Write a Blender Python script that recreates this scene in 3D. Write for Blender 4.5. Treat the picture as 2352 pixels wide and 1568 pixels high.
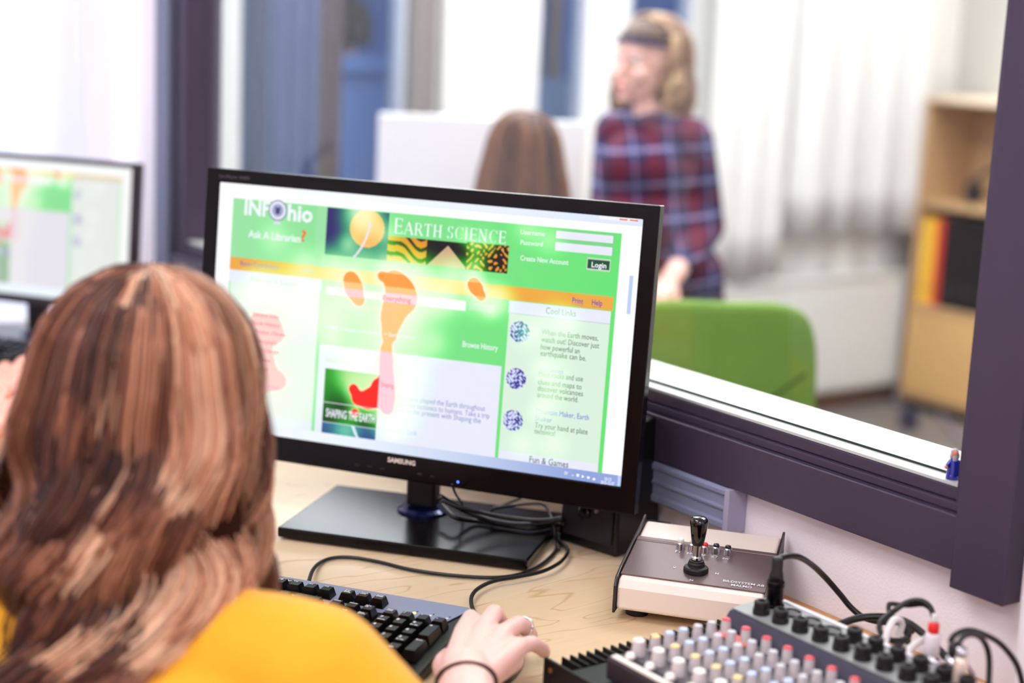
import bpy, bmesh, math, random
import numpy as np
from mathutils import Vector, Matrix, noise
random.seed(7); RNG = np.random.default_rng(5)
S = bpy.context.scene
C = S.collection
PI = math.pi
for o in list(bpy.data.objects): bpy.data.objects.remove(o)

# ---------------------------------------------------------------- camera
CAM = Vector((0, 0, 1.34)); FPX = 3700.0
YAW, PITCH, ROLL = math.radians(36.3), math.radians(11.2), math.radians(2.65)
_h = Vector((math.sin(YAW), math.cos(YAW), 0)); _r = Vector((math.cos(YAW), -math.sin(YAW), 0))
FW = _h*math.cos(PITCH) - Vector((0, 0, 1))*math.sin(PITCH)
_u = _r.cross(FW)
RT = _r*math.cos(ROLL) + _u*math.sin(ROLL); UP = -_r*math.sin(ROLL) + _u*math.cos(ROLL)
cd = bpy.data.cameras.new('camera'); cam = bpy.data.objects.new('camera', cd); C.objects.link(cam)
cam.matrix_world = Matrix.Translation(CAM) @ Matrix((RT, UP, -FW)).transposed().to_4x4()
cd.sensor_width = 36; cd.lens = 36*FPX/2352; cd.clip_start = .05
cd.dof.use_dof = True; cd.dof.focus_distance = 1.67; cd.dof.aperture_fstop = 2.35
S.camera = cam
def ray(x, y): return FW + RT*((x-1176)/FPX) - UP*((y-784)/FPX)
def onz(x, y, z): d = ray(x, y); return CAM + d*((z-CAM.z)/d.z)
def onx(x, y, X): d = ray(x, y); return CAM + d*((X-CAM.x)/d.x)
def ony(x, y, Y): d = ray(x, y); return CAM + d*((Y-CAM.y)/d.y)
def atd(x, y, D): return CAM + ray(x, y)*D

# ---------------------------------------------------------------- world, light, exposure
S.view_settings.view_transform = 'Standard'; S.view_settings.look = 'None'
S.view_settings.gamma = 1; S.view_settings.use_curve_mapping = False
S.view_settings.exposure = 0.0
W = bpy.data.worlds.new('sky'); S.world = W; W.use_nodes = True
W.node_tree.nodes['Background'].inputs[0].default_value = (.33, .52, .95, 1)
W.node_tree.nodes['Background'].inputs[1].default_value = .75
def area(name, loc, rot, sx, sy, power, col=(1, 1, 1)):
    l = bpy.data.lights.new(name, 'AREA'); l.shape = 'RECTANGLE'; l.size = sx; l.size_y = sy
    l.energy = power; l.color = col
    o = bpy.data.objects.new(name, l); C.objects.link(o); o.location = loc; o.rotation_euler = rot
    return o
# daylight coming in at the curtained window of the near room, and at the windows of the far room
area('window_daylight', (.25, 3.055, 1.4), (math.radians(-90), 0, 0), 1.75, 1.7, 42, (.88, .95, 1))
area('far_window_daylight', (3.3, 3.82, 1.9), (math.radians(-90), 0, 0), 2.6, 1.2, 60, (.93, .96, 1))

# ---------------------------------------------------------------- helpers
def lin(c):
    if isinstance(c, str): c = [int(c[i:i+2], 16)/255 for i in (0, 2, 4)]
    return tuple((v/12.92 if v <= .04045 else ((v+.055)/1.055)**2.4) for v in c)
MATS = {}
def mat(name, c, rough=.5, metal=0, bump=0, bscale=200, spec=.5, emit=0, var=0, vscale=30, coat=0, sheen=0, sss=0, alpha=1):
    if name in MATS: return MATS[name]
    m = bpy.data.materials.new(name); m.use_nodes = True; nt = m.node_tree; b = nt.nodes['Principled BSDF']
    col = (*lin(c), 1)
    b.inputs['Base Color'].default_value = col; b.inputs['Roughness'].default_value = rough
    b.inputs['Metallic'].default_value = metal; b.inputs['Specular IOR Level'].default_value = spec
    b.inputs['Coat Weight'].default_value = coat; b.inputs['Sheen Weight'].default_value = sheen
    if sss:
        b.inputs['Subsurface Weight'].default_value = sss; b.inputs['Subsurface Radius'].default_value = (1, .35, .2); b.inputs['Subsurface Scale'].default_value = .006
    if emit: b.inputs['Emission Color'].default_value = col; b.inputs['Emission Strength'].default_value = emit
    if bump or var:
        tc = nt.nodes.new('ShaderNodeTexCoord')
    if bump:
        n = nt.nodes.new('ShaderNodeTexNoise'); n.inputs['Scale'].default_value = bscale; n.inputs['Detail'].default_value = 3
        nt.links.new(tc.outputs['Object'], n.inputs['Vector'])
        bp = nt.nodes.new('ShaderNodeBump'); bp.inputs['Strength'].default_value = bump; bp.inputs['Distance'].default_value = .002
        nt.links.new(n.outputs['Fac'], bp.inputs['Height']); nt.links.new(bp.outputs[0], b.inputs['Normal'])
    if var:
        n = nt.nodes.new('ShaderNodeTexNoise'); n.inputs['Scale'].default_value = vscale; n.inputs['Detail'].default_value = 4
        nt.links.new(tc.outputs['Object'], n.inputs['Vector'])
        r = nt.nodes.new('ShaderNodeMapRange'); r.inputs[3].default_value = 1-var; r.inputs[4].default_value = 1+var
        nt.links.new(n.outputs['Fac'], r.inputs[0])
        h = nt.nodes.new('ShaderNodeHueSaturation'); h.inputs['Color'].default_value = col
        nt.links.new(r.outputs[0], h.inputs['Value']); nt.links.new(h.outputs[0], b.inputs['Base Color'])
    MATS[name] = m; return m
def attr_mat(name, emission=0, rough=.45):
    m = bpy.data.materials.new(name); m.use_nodes = True; nt = m.node_tree; b = nt.nodes['Principled BSDF']
    a = nt.nodes.new('ShaderNodeAttribute'); a.attribute_name = 'col'
    if emission:
        b.inputs['Base Color'].default_value = (.01, .01, .01, 1); b.inputs['Roughness'].default_value = .35
        b.inputs['Specular IOR Level'].default_value = .2
        nt.links.new(a.outputs['Color'], b.inputs['Emission Color']); b.inputs['Emission Strength'].default_value = emission
    else:
        nt.links.new(a.outputs['Color'], b.inputs['Base Color']); b.inputs['Roughness'].default_value = rough
    return m

class MB:
    def __init__(s): s.v = []; s.f = []; s.m = []
    def add(s, vs, fs, mi=0, M=None):
        n = len(s.v)
        s.v += [tuple(M @ Vector(v)) for v in vs] if M else [tuple(v) for v in vs]
        s.f += [tuple(i+n for i in f) for f in fs]; s.m += [mi]*len(fs); return s
    def box(s, x0, x1, y0, y1, z0, z1, mi=0, M=None):
        return s.add([(x0,y0,z0),(x1,y0,z0),(x1,y1,z0),(x0,y1,z0),(x0,y0,z1),(x1,y0,z1),(x1,y1,z1),(x0,y1,z1)],
                     [(3,2,1,0),(4,5,6,7),(0,1,5,4),(1,2,6,5),(2,3,7,6),(3,0,4,7)], mi, M)
    def taper(s, x0, x1, y0, y1, z0, z1, i, mi=0, M=None):
        return s.add([(x0,y0,z0),(x1,y0,z0),(x1,y1,z0),(x0,y1,z0),(x0+i,y0+i,z1),(x1-i,y0+i,z1),(x1-i,y1-i,z1),(x0+i,y1-i,z1)],
                     [(3,2,1,0),(4,5,6,7),(0,1,5,4),(1,2,6,5),(2,3,7,6),(3,0,4,7)], mi, M)
    def lathe(s, prof, n=24, mi=0, M=None, caps=True):
        vs = [(r*math.cos(2*PI*k/n), r*math.sin(2*PI*k/n), z) for r, z in prof for k in range(n)]
        fs = [(i*n+k, i*n+(k+1) % n, (i+1)*n+(k+1) % n, (i+1)*n+k) for i in range(len(prof)-1) for k in range(n)]
        if caps: fs += [tuple(reversed(range(n))), tuple((len(prof)-1)*n+k for k in range(n))]
        return s.add(vs, fs, mi, M)
    def prism(s, poly, y0, y1, mi=0, M=None):           # poly in x,z extruded along y
        n = len(poly)
        return s.add([(x, y0, z) for x, z in poly]+[(x, y1, z) for x, z in poly],
                     [tuple(range(n)), tuple(reversed(range(n, 2*n)))]+[(k, k+n, (k+1) % n+n, (k+1) % n) for k in range(n)], mi, M)
    def tube(s, pts, r, n=8, mi=0, smooth=6, M=None):
        P = [Vector(p) for p in pts]
        if smooth and len(P) > 2: P = catmull(P, smooth)
        m = len(P); rs = r if callable(r) else (lambda t: r)
        vs = []; prev = None
        for i, p in enumerate(P):
            t = (P[min(i+1, m-1)]-P[max(i-1, 0)]).normalized()
            a = Vector((0, 0, 1)) if prev is None else prev
            if abs(t.dot(a)) > .98: a = Vector((1, 0, 0))
            a = (a - t*a.dot(t)).normalized(); prev = a; b = t.cross(a); R = rs(i/(m-1))
            for k in range(n): vs.append(p+(a*math.cos(2*PI*k/n)+b*math.sin(2*PI*k/n))*R)
        fs = [(i*n+k, i*n+(k+1) % n, (i+1)*n+(k+1) % n, (i+1)*n+k) for i in range(m-1) for k in range(n)]
        fs += [tuple(reversed(range(n))), tuple((m-1)*n+k for k in range(n))]
        return s.add(vs, fs, mi, M)
    def sphere(s, c, r, mi=0, n=16, k=10):
        if not hasattr(r, '__len__'): r = (r, r, r)
        M = Matrix.Translation(c) @ Matrix.Diagonal((*r, 1))
        return s.lathe([(math.sin(PI*i/k)+1e-4, -math.cos(PI*i/k)) for i in range(k+1)], n, mi, M)
    def build(s, name, mats, parent=None, bevel=0, smooth=False, kind=None, seg=2, loc=None):
        me = bpy.data.meshes.new(name); me.from_pydata(s.v, [], s.f)
        if not isinstance(mats, (list, tuple)): mats = [mats]
        for m in mats: me.materials.append(m)
        me.polygons.foreach_set('material_index', s.m)
        bm = bmesh.new(); bm.from_mesh(me); bmesh.ops.recalc_face_normals(bm, faces=bm.faces); bm.to_mesh(me); bm.free()
        if smooth: me.polygons.foreach_set('use_smooth', [True]*len(me.polygons))
        o = bpy.data.objects.new(name, me); C.objects.link(o)
        if parent: o.parent = parent
        if loc is not None: o.location = loc
        if bevel:
            b = o.modifiers.new('bevel', 'BEVEL'); b.width = bevel; b.segments = seg; b.limit_method = 'ANGLE'; b.angle_limit = math.radians(40)
            b.harden_normals = False
        if kind: o['kind'] = kind
        return o
def catmull(P, k):
    out = []; n = len(P)
    for i in range(n-1):
        a, b, c, d = P[max(i-1, 0)], P[i], P[i+1], P[min(i+2, n-1)]
        for j in range(k):
            t = j/k
            out.append(.5*((2*b)+(c-a)*t+(2*a-5*b+4*c-d)*t*t+(3*b-a-3*c+d)*t**3))
    out.append(P[-1]); return out
def tag(o, label, cat, group=None, kind=None):
    o['label'] = label; o['category'] = cat
    if group: o['group'] = group
    if kind: o['kind'] = kind
    return o
def thing(name, label, cat, loc=(0, 0, 0), rotz=0, group=None):
    o = bpy.data.objects.new(name, None); C.objects.link(o); o.empty_display_size = .05
    o.location = loc; o.rotation_euler = (0, 0, rotz); tag(o, label, cat, group); return o
def dup(root, loc, rotz=None, label=None):
    r = root.copy(); C.objects.link(r); r.location = loc
    if rotz is not None: r.rotation_euler = (0, 0, rotz)
    if label: r['label'] = label
    for ch in list(root.children):
        c = ch.copy(); C.objects.link(c); c.parent = r
        for g in list(ch.children):
            d = g.copy(); C.objects.link(d); d.parent = c
    return r
def struct(o): o['kind'] = 'structure'; return o
def text_mesh(body, width=None, height=None, bold=0, align='LEFT', shear=0):
    """2-D outlines of a text: (verts as x,y, faces), scaled to the wanted width"""
    cu = bpy.data.curves.new('t', 'FONT'); cu.body = body; cu.align_x = align; cu.resolution_u = 2; cu.offset = bold; cu.shear = shear
    o = bpy.data.objects.new('t', cu); C.objects.link(o)
    me = bpy.data.meshes.new_from_object(o.evaluated_get(bpy.context.evaluated_depsgraph_get()))
    v = np.array([tuple(a.co)[:2] for a in me.vertices]); f = [tuple(p.vertices) for p in me.polygons]
    bpy.data.objects.remove(o); bpy.data.curves.remove(cu); bpy.data.meshes.remove(me)
    if len(v) == 0: return v, f
    w = v[:, 0].max()-v[:, 0].min()
    sx = width/w if width else 1
    sy = height/.73 if height else sx
    if not width: sx = sy
    if align == 'LEFT': v[:, 0] -= v[:, 0].min()
    return v*[sx, sy], f
def blend(parts, voxel=.008, smooth=6, disp=0):
    """one continuous surface out of overlapping tapered limbs and ellipsoids"""
    m = MB()
    for p in parts:
        if p[0] == 'c':
            _, a, ra, b, rb = p; a = Vector(a); b = Vector(b); d = b-a; L = max(d.length, 1e-5)
            q = Vector((0, 0, 1)).rotation_difference(d).to_matrix().to_4x4()
            prof = [(max(ra*math.sin(t), 1e-4), -ra*math.cos(t)) for t in [PI/2*i/5 for i in range(6)]]
            prof += [(max(rb*math.cos(t), 1e-4), L+rb*math.sin(t)) for t in [PI/2*i/5 for i in range(6)]]
            m.lathe(prof, 16, 0, Matrix.Translation(a) @ q)
        else:
            _, c, r, rz = (list(p)+[0])[:4]
            k = 14
            m.lathe([(math.sin(PI*i/k)+1e-4, -math.cos(PI*i/k)) for i in range(k+1)], 20, 0,
                    Matrix.Translation(Vector(c)) @ (Matrix.Rotation(rz, 4, 'Z') if not isinstance(rz, Matrix) else rz) @ Matrix.Diagonal((*r, 1)))
    me = bpy.data.meshes.new('b'); me.from_pydata(m.v, [], m.f)
    bm = bmesh.new(); bm.from_mesh(me); bmesh.ops.recalc_face_normals(bm, faces=bm.faces); bm.to_mesh(me); bm.free()
    o = bpy.data.objects.new('b', me); C.objects.link(o)
    r = o.modifiers.new('r', 'REMESH'); r.mode = 'VOXEL'; r.voxel_size = voxel
    s = o.modifiers.new('s', 'SMOOTH'); s.iterations = smooth; s.factor = .5
    out = bpy.data.meshes.new_from_object(o.evaluated_get(bpy.context.evaluated_depsgraph_get()))
    bpy.data.objects.remove(o); bpy.data.meshes.remove(me)
    return out
def meshobj(name, me, m, parent=None, smooth=True):
    me.name = name; me.materials.clear(); me.materials.append(m)
    me.polygons.foreach_set('use_smooth', [smooth]*len(me.polygons))
    o = bpy.data.objects.new(name, me); C.objects.link(o)
    if parent: o.parent = parent
    return o
def merge(*ms):
    V = []; F = []
    for me in ms:
        n = len(V); V += [tuple(v.co) for v in me.vertices]; F += [tuple(i+n for i in p.vertices) for p in me.polygons]
    me = bpy.data.meshes.new('m'); me.from_pydata(V, [], F); return me
def hair(name, parent, M, prof, ell, n, seg, width, cols, locks=60, wave=.01, wlen=.1, smin=0., smax=.25, face=None, seed=1, tmin=.85, mname='hair_strands', spread=.16, swirl=1., coh=0., lean=(0, 0), side_light=0.):
    """long hair: strands in locks that follow a turned profile (radius, z) round the head axis"""
    rg = np.random.default_rng(seed); prof = np.array(prof); sl = np.concatenate([[0], np.cumsum(np.hypot(*np.diff(prof, axis=0).T))]); L = sl[-1]; sl /= L
    V = []; F = []; K = []
    lk = [dict(th=rg.uniform(0, 2*PI), ph=rg.uniform(0, 2*PI), am=rg.uniform(.5, 1.3), wl=rg.uniform(.75, 1.3), c=rg.random(), f=rg.uniform(.86, 1.03)) for _ in range(locks)]
    if coh:
        for l in lk: l['ph'] = coh*l['th']*3+rg.normal()*.7; l['wl'] = rg.uniform(.9, 1.1)
    cols = [np.array(lin(c)) for c in cols]
    for i in range(n):
        l = lk[i % locks]
        th = l['th']+rg.normal()*spread; th0 = th
        if face:                                   # keep the face free: (angle, half width)
            dd = (th-face[0]+PI) % (2*PI)-PI
            if abs(dd) < face[1]: th = face[0]+math.copysign(face[1]+abs(rg.normal())*.12, dd)
        s0 = rg.uniform(smin, smax); s1 = rg.uniform(tmin, 1)
        s = np.linspace(s0, s1, seg); f = l['f']*rg.uniform(.93, 1.03)
        r = np.interp(s, sl, prof[:, 0])*f; z = np.interp(s, sl, prof[:, 1])
        g = np.clip((s-.22)/.5, 0, 1)*wave*l['am']
        ph = s*L/wlen*2*PI*l['wl']+l['ph']+rg.normal()*.15
        sw = np.clip(s/.30, 0, 1); sw = sw*sw*(3-2*sw); th2 = th0+((th-th0+PI) % (2*PI)-PI)*sw + .25*swirl*np.sin(s*3+l['ph'])*np.clip(s-.2, 0, 1)
        rr = r+g*np.sin(ph); tt = g*1.1*np.cos(ph)
        x = (rr*np.cos(th2)-tt*np.sin(th2))*ell[0]; y = (rr*np.sin(th2)+tt*np.cos(th2))*ell[1]
        P = np.stack([x+lean[0]*s**2, y+lean[1]*s**2, z+rg.normal()*.002], 1)
        T = np.gradient(P, axis=0); T /= np.linalg.norm(T, axis=1)[:, None]+1e-9
        N = np.stack([np.cos(th2), np.sin(th2), 0*th2], 1); N -= T*(N*T).sum(1)[:, None]; N /= np.linalg.norm(N, axis=1)[:, None]+1e-9
        B = np.cross(T, N); w = width*(1-.6*np.clip((s-.8)/.2, 0, 1))[:, None]*rg.uniform(.6, 1.4)
        base = len(V)*1
        ring = np.stack([P+N*w*.5, P+B*w, P-B*w], 1).reshape(-1, 3)
        b0 = sum(len(a) for a in V) if False else None
        V.append(ring)
        t = np.clip(l['c']*.75+rg.random()*.35-.05+side_light*math.cos(th), 0, .999)*(len(cols)-1); k = int(t); t -= k  # light from one side put into the lock colour
        c = cols[k]*(1-t)+cols[k+1]*t
        K.append(np.repeat(c[None]*rg.uniform(.8, 1.2), len(ring), 0))
    V = np.concatenate(V); K = np.concatenate(K); nf = 3*(seg-1)
    q = []
    for j in range(seg-1):
        for k in range(3):
            a = j*3+k; b = j*3+(k+1) % 3; q.append((a, b, b+3, a+3))
    q = np.array(q); Fa = (q[None]+(np.arange(n)*seg*3)[:, None, None]).reshape(-1, 4)
    me = bpy.data.meshes.new(name)
    Vw = V @ np.array(M.to_3x3()).T + np.array(M.translation)
    me.vertices.add(len(Vw)); me.vertices.foreach_set('co', Vw.ravel())
    me.loops.add(Fa.size); me.loops.foreach_set('vertex_index', Fa.ravel().astype(np.int32))
    me.polygons.add(len(Fa)); me.polygons.foreach_set('loop_start', np.arange(0, Fa.size, 4, dtype=np.int32))
    me.update(calc_edges=True)
    at = me.color_attributes.new('col', 'FLOAT_COLOR', 'POINT'); at.data.foreach_set('color', np.concatenate([K, np.ones((len(K), 1))], 1).ravel())
    me.polygons.foreach_set('use_smooth', [True]*len(Fa))
    if mname not in MATS: MATS[mname] = attr_mat(mname, 0, .38)
    me.materials.append(MATS[mname])
    o = bpy.data.objects.new(name, me); C.objects.link(o); o.parent = parent; return o
# ---------------------------------------------------------------- materials
white_wall = mat('painted_plaster', (.97, .94, .97), .8, bump=.25, bscale=350)
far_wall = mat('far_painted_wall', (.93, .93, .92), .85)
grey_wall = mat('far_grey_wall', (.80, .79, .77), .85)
frame_m = mat('violet_grey_aluminium', (.28, .235, .32), .42, .25, bump=.08, bscale=900)
black_pl = mat('black_plastic', (.07, .06, .07), .38)
gloss_black = mat('glossy_black_plastic', (.035, .03, .035), .12, coat=.5)
rubber = mat('black_rubber', (.06, .05, .06), .55)
chrome = mat('chrome', (.85, .85, .87), .18, 1)
alu = mat('brushed_aluminium', (.62, .63, .70), .38, .7)
white_pl = mat('white_plastic', (.92, .91, .90), .45)
skin = mat('pale_skin', (.95, .77, .73), .5, sss=.25, var=.05, vscale=60)

# ---------------------------------------------------------------- the setting
PX = 1.245; PT = 1.34            # partition between the two rooms: its two faces
B = MB(); B.box(-2.2, PX, -1.8, 3.12, -.05, 0)
struct(B.build('floor', mat('grey_vinyl', (.50, .48, .47), .6, var=.06, vscale=8)))
B = MB(); B.box(PX, 5.0, -1.8, 4.05, -.05, 0)
fl = struct(B.build('floor', mat('brown_grey_carpet', (.45, .42, .40), .9, bump=.4, bscale=300, var=.08, vscale=6)))
B = MB(); B.box(-2.3, 5.0, -1.9, 4.1, 2.6, 2.66); struct(B.build('ceiling', mat('ceiling_white', (.93, .93, .92), .9)))
WY0, WY1, WZ0, WZ1 = .905, 2.77, .855, 2.25
B = MB()
B.box(PX, PT, -1.8, WY0, 0, 2.6); B.box(PX, PT, WY1, 3.12, 0, 2.6)
B.box(PX, PT, WY0, WY1, 0, WZ0); B.box(PX, PT, WY0, WY1, WZ1, 2.6)
struct(B.build('wall_partition', white_wall))
B = MB(); B.box(-2.2, -.7, 3.06, 3.12, 0, 2.6); B.box(1.15, PX, 3.06, 3.12, 0, 2.6); B.box(-.7, 1.15, 3.06, 3.12, 0, .45); B.box(-.7, 1.15, 3.06, 3.12, 2.3, 2.6)
struct(B.build('wall_back', white_wall))
B = MB(); B.box(-2.26, -2.2, -1.8, 3.12, 0, 2.6); struct(B.build('wall_left', white_wall))
B = MB(); B.box(-2.26, 5.0, -1.86, -1.8, 0, 2.6); struct(B.build('wall_front', white_wall))
# near window behind the curtain
w = struct(thing('window_2', '', ''))
for k in ('label', 'category'): del w[k]
B = MB(); B.box(-.7, 1.15, 3.07, 3.11, .45, .5); B.box(-.7, 1.15, 3.07, 3.11, 2.25, 2.3); B.box(-.7, -.65, 3.07, 3.11, .5, 2.25); B.box(1.1, 1.15, 3.07, 3.11, .5, 2.25); B.box(.2, .25, 3.07, 3.11, .5, 2.25)
B.build('window_frame', white_pl, w)
glass = bpy.data.materials.new('window_glass'); glass.use_nodes = True; nt = glass.node_tree
for n in list(nt.nodes):
    if n.type == 'BSDF_PRINCIPLED': nt.nodes.remove(n)
tr = nt.nodes.new('ShaderNodeBsdfTransparent'); gl = nt.nodes.new('ShaderNodeBsdfGlossy'); mx = nt.nodes.new('ShaderNodeMixShader'); lw = nt.nodes.new('ShaderNodeLayerWeight'); lw.inputs[0].default_value = .5
pw_ = nt.nodes.new('ShaderNodeMath'); pw_.operation = 'POWER'; pw_.inputs[1].default_value = 5; fr = nt.nodes.new('ShaderNodeMath'); fr.operation = 'MULTIPLY_ADD'; fr.inputs[1].default_value = .6; fr.inputs[2].default_value = .018
nt.links.new(lw.outputs['Facing'], pw_.inputs[0]); nt.links.new(pw_.outputs[0], fr.inputs[0])
tr.inputs[0].default_value = (.97, .99, .98, 1); gl.inputs['Roughness'].default_value = .02
nt.links.new(fr.outputs[0], mx.inputs[0]); nt.links.new(tr.outputs[0], mx.inputs[1]); nt.links.new(gl.outputs[0], mx.inputs[2])
nt.links.new(mx.outputs[0], nt.nodes['Material Output'].inputs[0])
B = MB(); B.box(-.65, 1.1, 3.088, 3.092, .5, 2.25); B.build('pane', glass, w)

# partition window with its stepped frame
w = struct(thing('window_1', '', '')); del w['label'], w['category']
FX = 1.222
B = MB(); B.box(FX, PX+.06, .934, 2.74, .844, .898); B.build('bottom_rail', frame_m, w, bevel=.0012)
B = MB(); B.box(1.2315, PX+.06, .936, 2.72, .8985, .907); B.build('glazing_bead', frame_m, w, bevel=.001)
B = MB(); B.box(1.2375, PX+.06, .945, 2.71, .9075, .920); B.build('inner_bead', frame_m, w, bevel=.001)
B = MB(); B.box(FX-.003, PX+.06, .872, .934, .828, 2.3); B.build('right_stile', frame_m, w, bevel=.0012)
B = MB(); B.box(1.233, PX+.06, .9345, .947, .8985, 2.3); B.build('right_bead', frame_m, w, bevel=.001)
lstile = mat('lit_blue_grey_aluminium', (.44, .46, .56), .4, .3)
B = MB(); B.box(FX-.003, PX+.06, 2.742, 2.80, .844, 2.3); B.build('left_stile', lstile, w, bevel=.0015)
B = MB(); B.box(1.233, PX+.06, 2.700, 2.742, .8985, 2.3); B.build('left_bead', frame_m, w, bevel=.001)
B = MB(); B.box(FX, PX+.06, .934, 2.74, 2.19, 2.25); B.build('top_rail', frame_m, w, bevel=.0012)
B = MB(); B.box(1.2605, 1.2645, .94, 2.71, .9125, 2.2); B.build('pane', glass, w)
B = MB(); B.box(1.2385, 1.2600, .9475, 2.705, .9205, .9235); B.build('inner_sill', mat('pale_sill', (.78, .79, .78), .4), w)
B = MB(); B.box(1.2650, 1.345, .94, 2.71, .9125, .9235); B.build('outer_sill', MATS['pale_sill'], w)
B = MB(); B.box(1.2600, 1.2604, .9475, 2.705, .9205, .926); B.build('gasket', mat('green_black_gasket', (.08, .17, .14), .5), w)
# vertical white pipe casing right of the frame
B = MB(); B.box(1.205, PX, .80, .848, 0, 2.6); struct(B.build('trim_1', white_wall, bevel=.012, seg=4))
B = MB(); B.box(1.225, PX, .30, .79, 0, 2.6); struct(B.build('trim_2', white_wall, bevel=.004))

# far room: window wall
FY = 3.99
B = MB()
for x0, x1, z0, z1 in [(1.34, 1.955, 0, 2.6), (2.5, 2.94, 0, 2.6), (1.955, 2.5, 0, .78), (1.955, 2.5, 2.3, 2.6), (2.94, 3.165, 0, .99), (2.94, 3.165, 2.3, 2.6),
                       (3.165, 3.33, 0, 2.6), (3.33, 3.6, 0, 1.25), (3.33, 3.6, 2.3, 2.6), (3.6, 5.0, 0, 2.6)]:
    B.box(x0, x1, FY, FY+.06, z0, z1)
struct(B.build('wall_far', far_wall))
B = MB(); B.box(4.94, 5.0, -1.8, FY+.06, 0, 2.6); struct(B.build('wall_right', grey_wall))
B = MB(); B.box(1.34, 4.94, FY-.018, FY, .0, .055); struct(B.build('baseboard_far', mat('brown_skirting', (.55, .40, .30), .5)))
B = MB(); B.box(1.34, 1.80, 3.62, FY, 0, 2.6); struct(B.build('wall_pillar', mat('pillar_grey', (.78, .80, .79), .6)))
def far_window(i, x0, x1, z0, z1, fm):
    w = struct(thing('window_%d' % i, '', '')); del w['label'], w['category']
    B = MB(); t = .022
    B.box(x0, x0+t, FY+.01, FY+.05, z0, z1); B.box(x1-t, x1, FY+.01, FY+.05, z0, z1); B.box(x0+t, x1-t, FY+.01, FY+.05, z0, z0+t); B.box(x0+t, x1-t, FY+.01, FY+.05, z1-t, z1)
    B.build('window_frame', fm, w)
    B = MB(); B.box(x0+t, x1-t, FY+.028, FY+.032, z0+t, z1-t); B.build('pane', glass, w)
    return w
wf = mat('blue_grey_window_frame', (.62, .66, .75), .5)
far_window(3, 1.955, 2.5, .78, 2.3, wf); far_window(4, 2.94, 3.165, .99, 2.3, wf); far_window(5, 3.33, 3.6, 1.25, 2.3, wf)
m = MB(); m.box(2.502, 2.535, FY-.05, FY-.001, .0, 2.5); m.box(2.545, 2.585, FY-.04, FY-.001, 0, 2.5)
struct(m.build('trim_3', mat('taupe_metal_post', (.50, .47, .46), .5)))

B = MB(); B.box(-2.2, 9, 4.05, 7.4, -.06, -.001); struct(B.build('ground', mat('grey_paving', (.55, .57, .60), .9)))
# outside the far windows: yard wall and facade, seen bluish in the daylight
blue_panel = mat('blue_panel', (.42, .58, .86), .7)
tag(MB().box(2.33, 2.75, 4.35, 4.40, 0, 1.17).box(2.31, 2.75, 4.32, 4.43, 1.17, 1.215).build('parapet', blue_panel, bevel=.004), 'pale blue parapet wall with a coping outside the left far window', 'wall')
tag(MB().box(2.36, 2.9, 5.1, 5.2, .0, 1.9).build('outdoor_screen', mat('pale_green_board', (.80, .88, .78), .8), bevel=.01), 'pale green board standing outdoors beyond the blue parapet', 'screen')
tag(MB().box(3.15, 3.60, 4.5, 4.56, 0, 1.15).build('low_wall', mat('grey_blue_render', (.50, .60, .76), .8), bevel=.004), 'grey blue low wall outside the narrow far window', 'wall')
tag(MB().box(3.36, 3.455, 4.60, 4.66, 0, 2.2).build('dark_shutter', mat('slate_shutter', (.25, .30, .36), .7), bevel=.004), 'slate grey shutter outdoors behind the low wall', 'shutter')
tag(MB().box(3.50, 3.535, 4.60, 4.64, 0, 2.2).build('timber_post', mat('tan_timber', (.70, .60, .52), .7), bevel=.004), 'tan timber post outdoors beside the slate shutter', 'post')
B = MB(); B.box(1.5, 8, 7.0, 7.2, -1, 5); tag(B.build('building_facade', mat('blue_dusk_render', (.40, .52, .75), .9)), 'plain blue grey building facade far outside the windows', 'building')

def folds(x0, x1, y, z0, z1, n, amp, seed, skew=0, along='x'):
    rg = random.Random(seed); N = n*10; M_ = 12; vs = []; fs = []
    off = [rg.uniform(.6, 1.3) for _ in range(n+2)]
    for j in range(M_+1):
        for i in range(N+1):
            t = i/N; a = off[int(t*n)]*amp*(.6+.4*(1-j/M_))
            x = x0+(x1-x0)*t; yy = y+a*math.sin(t*n*2*PI+.6*math.sin(t*17)); zz = z0+(z1-z0)*j/M_+(skew*math.sin(t*n*2*PI)*.3 if j == 0 else 0)
            vs.append((x, yy, zz) if along == 'x' else (yy, x, zz))
    k = N+1
    fs = [(j*k+i, j*k+i+1, (j+1)*k+i+1, (j+1)*k+i) for j in range(M_) for i in range(N)]
    m = MB().add(vs, fs); return m
def curtain(name, m, mt, label, group=None):
    o = m.build(name, mt, smooth=True); s = o.modifiers.new('thick', 'SOLIDIFY'); s.thickness = .002
    return tag(o, label, 'curtain', group)
def cloth(name, c, tl=.45):
    m = bpy.data.materials.new(name); m.use_nodes = True; nt = m.node_tree; b = nt.nodes['Principled BSDF']; b.inputs['Roughness'].default_value = .9; b.inputs['Base Color'].default_value = (*lin(c), 1)
    t = nt.nodes.new('ShaderNodeBsdfTranslucent'); t.inputs[0].default_value = (*lin(c), 1); x = nt.nodes.new('ShaderNodeMixShader'); x.inputs[0].default_value = tl
    nt.links.new(b.outputs[0], x.inputs[1]); nt.links.new(t.outputs[0], x.inputs[2]); nt.links.new(x.outputs[0], nt.nodes['Material Output'].inputs[0]); return m
wc = cloth('white_voile', (.95, .95, .97))
curtain('white_curtain', folds(-.8, 1.16, 3.0, .35, 2.5, 13, .018, 3), wc, 'white voile curtain hanging behind the left screen')
wc2 = cloth('white_drape', (.96, .96, .96), .2)
curtain('drape', folds(4.00, 4.66, FY-.09, .665, 2.5, 4, .03, 5, .03), wc2, 'long white drape beside the bookcase, its hem above the radiator')
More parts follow.
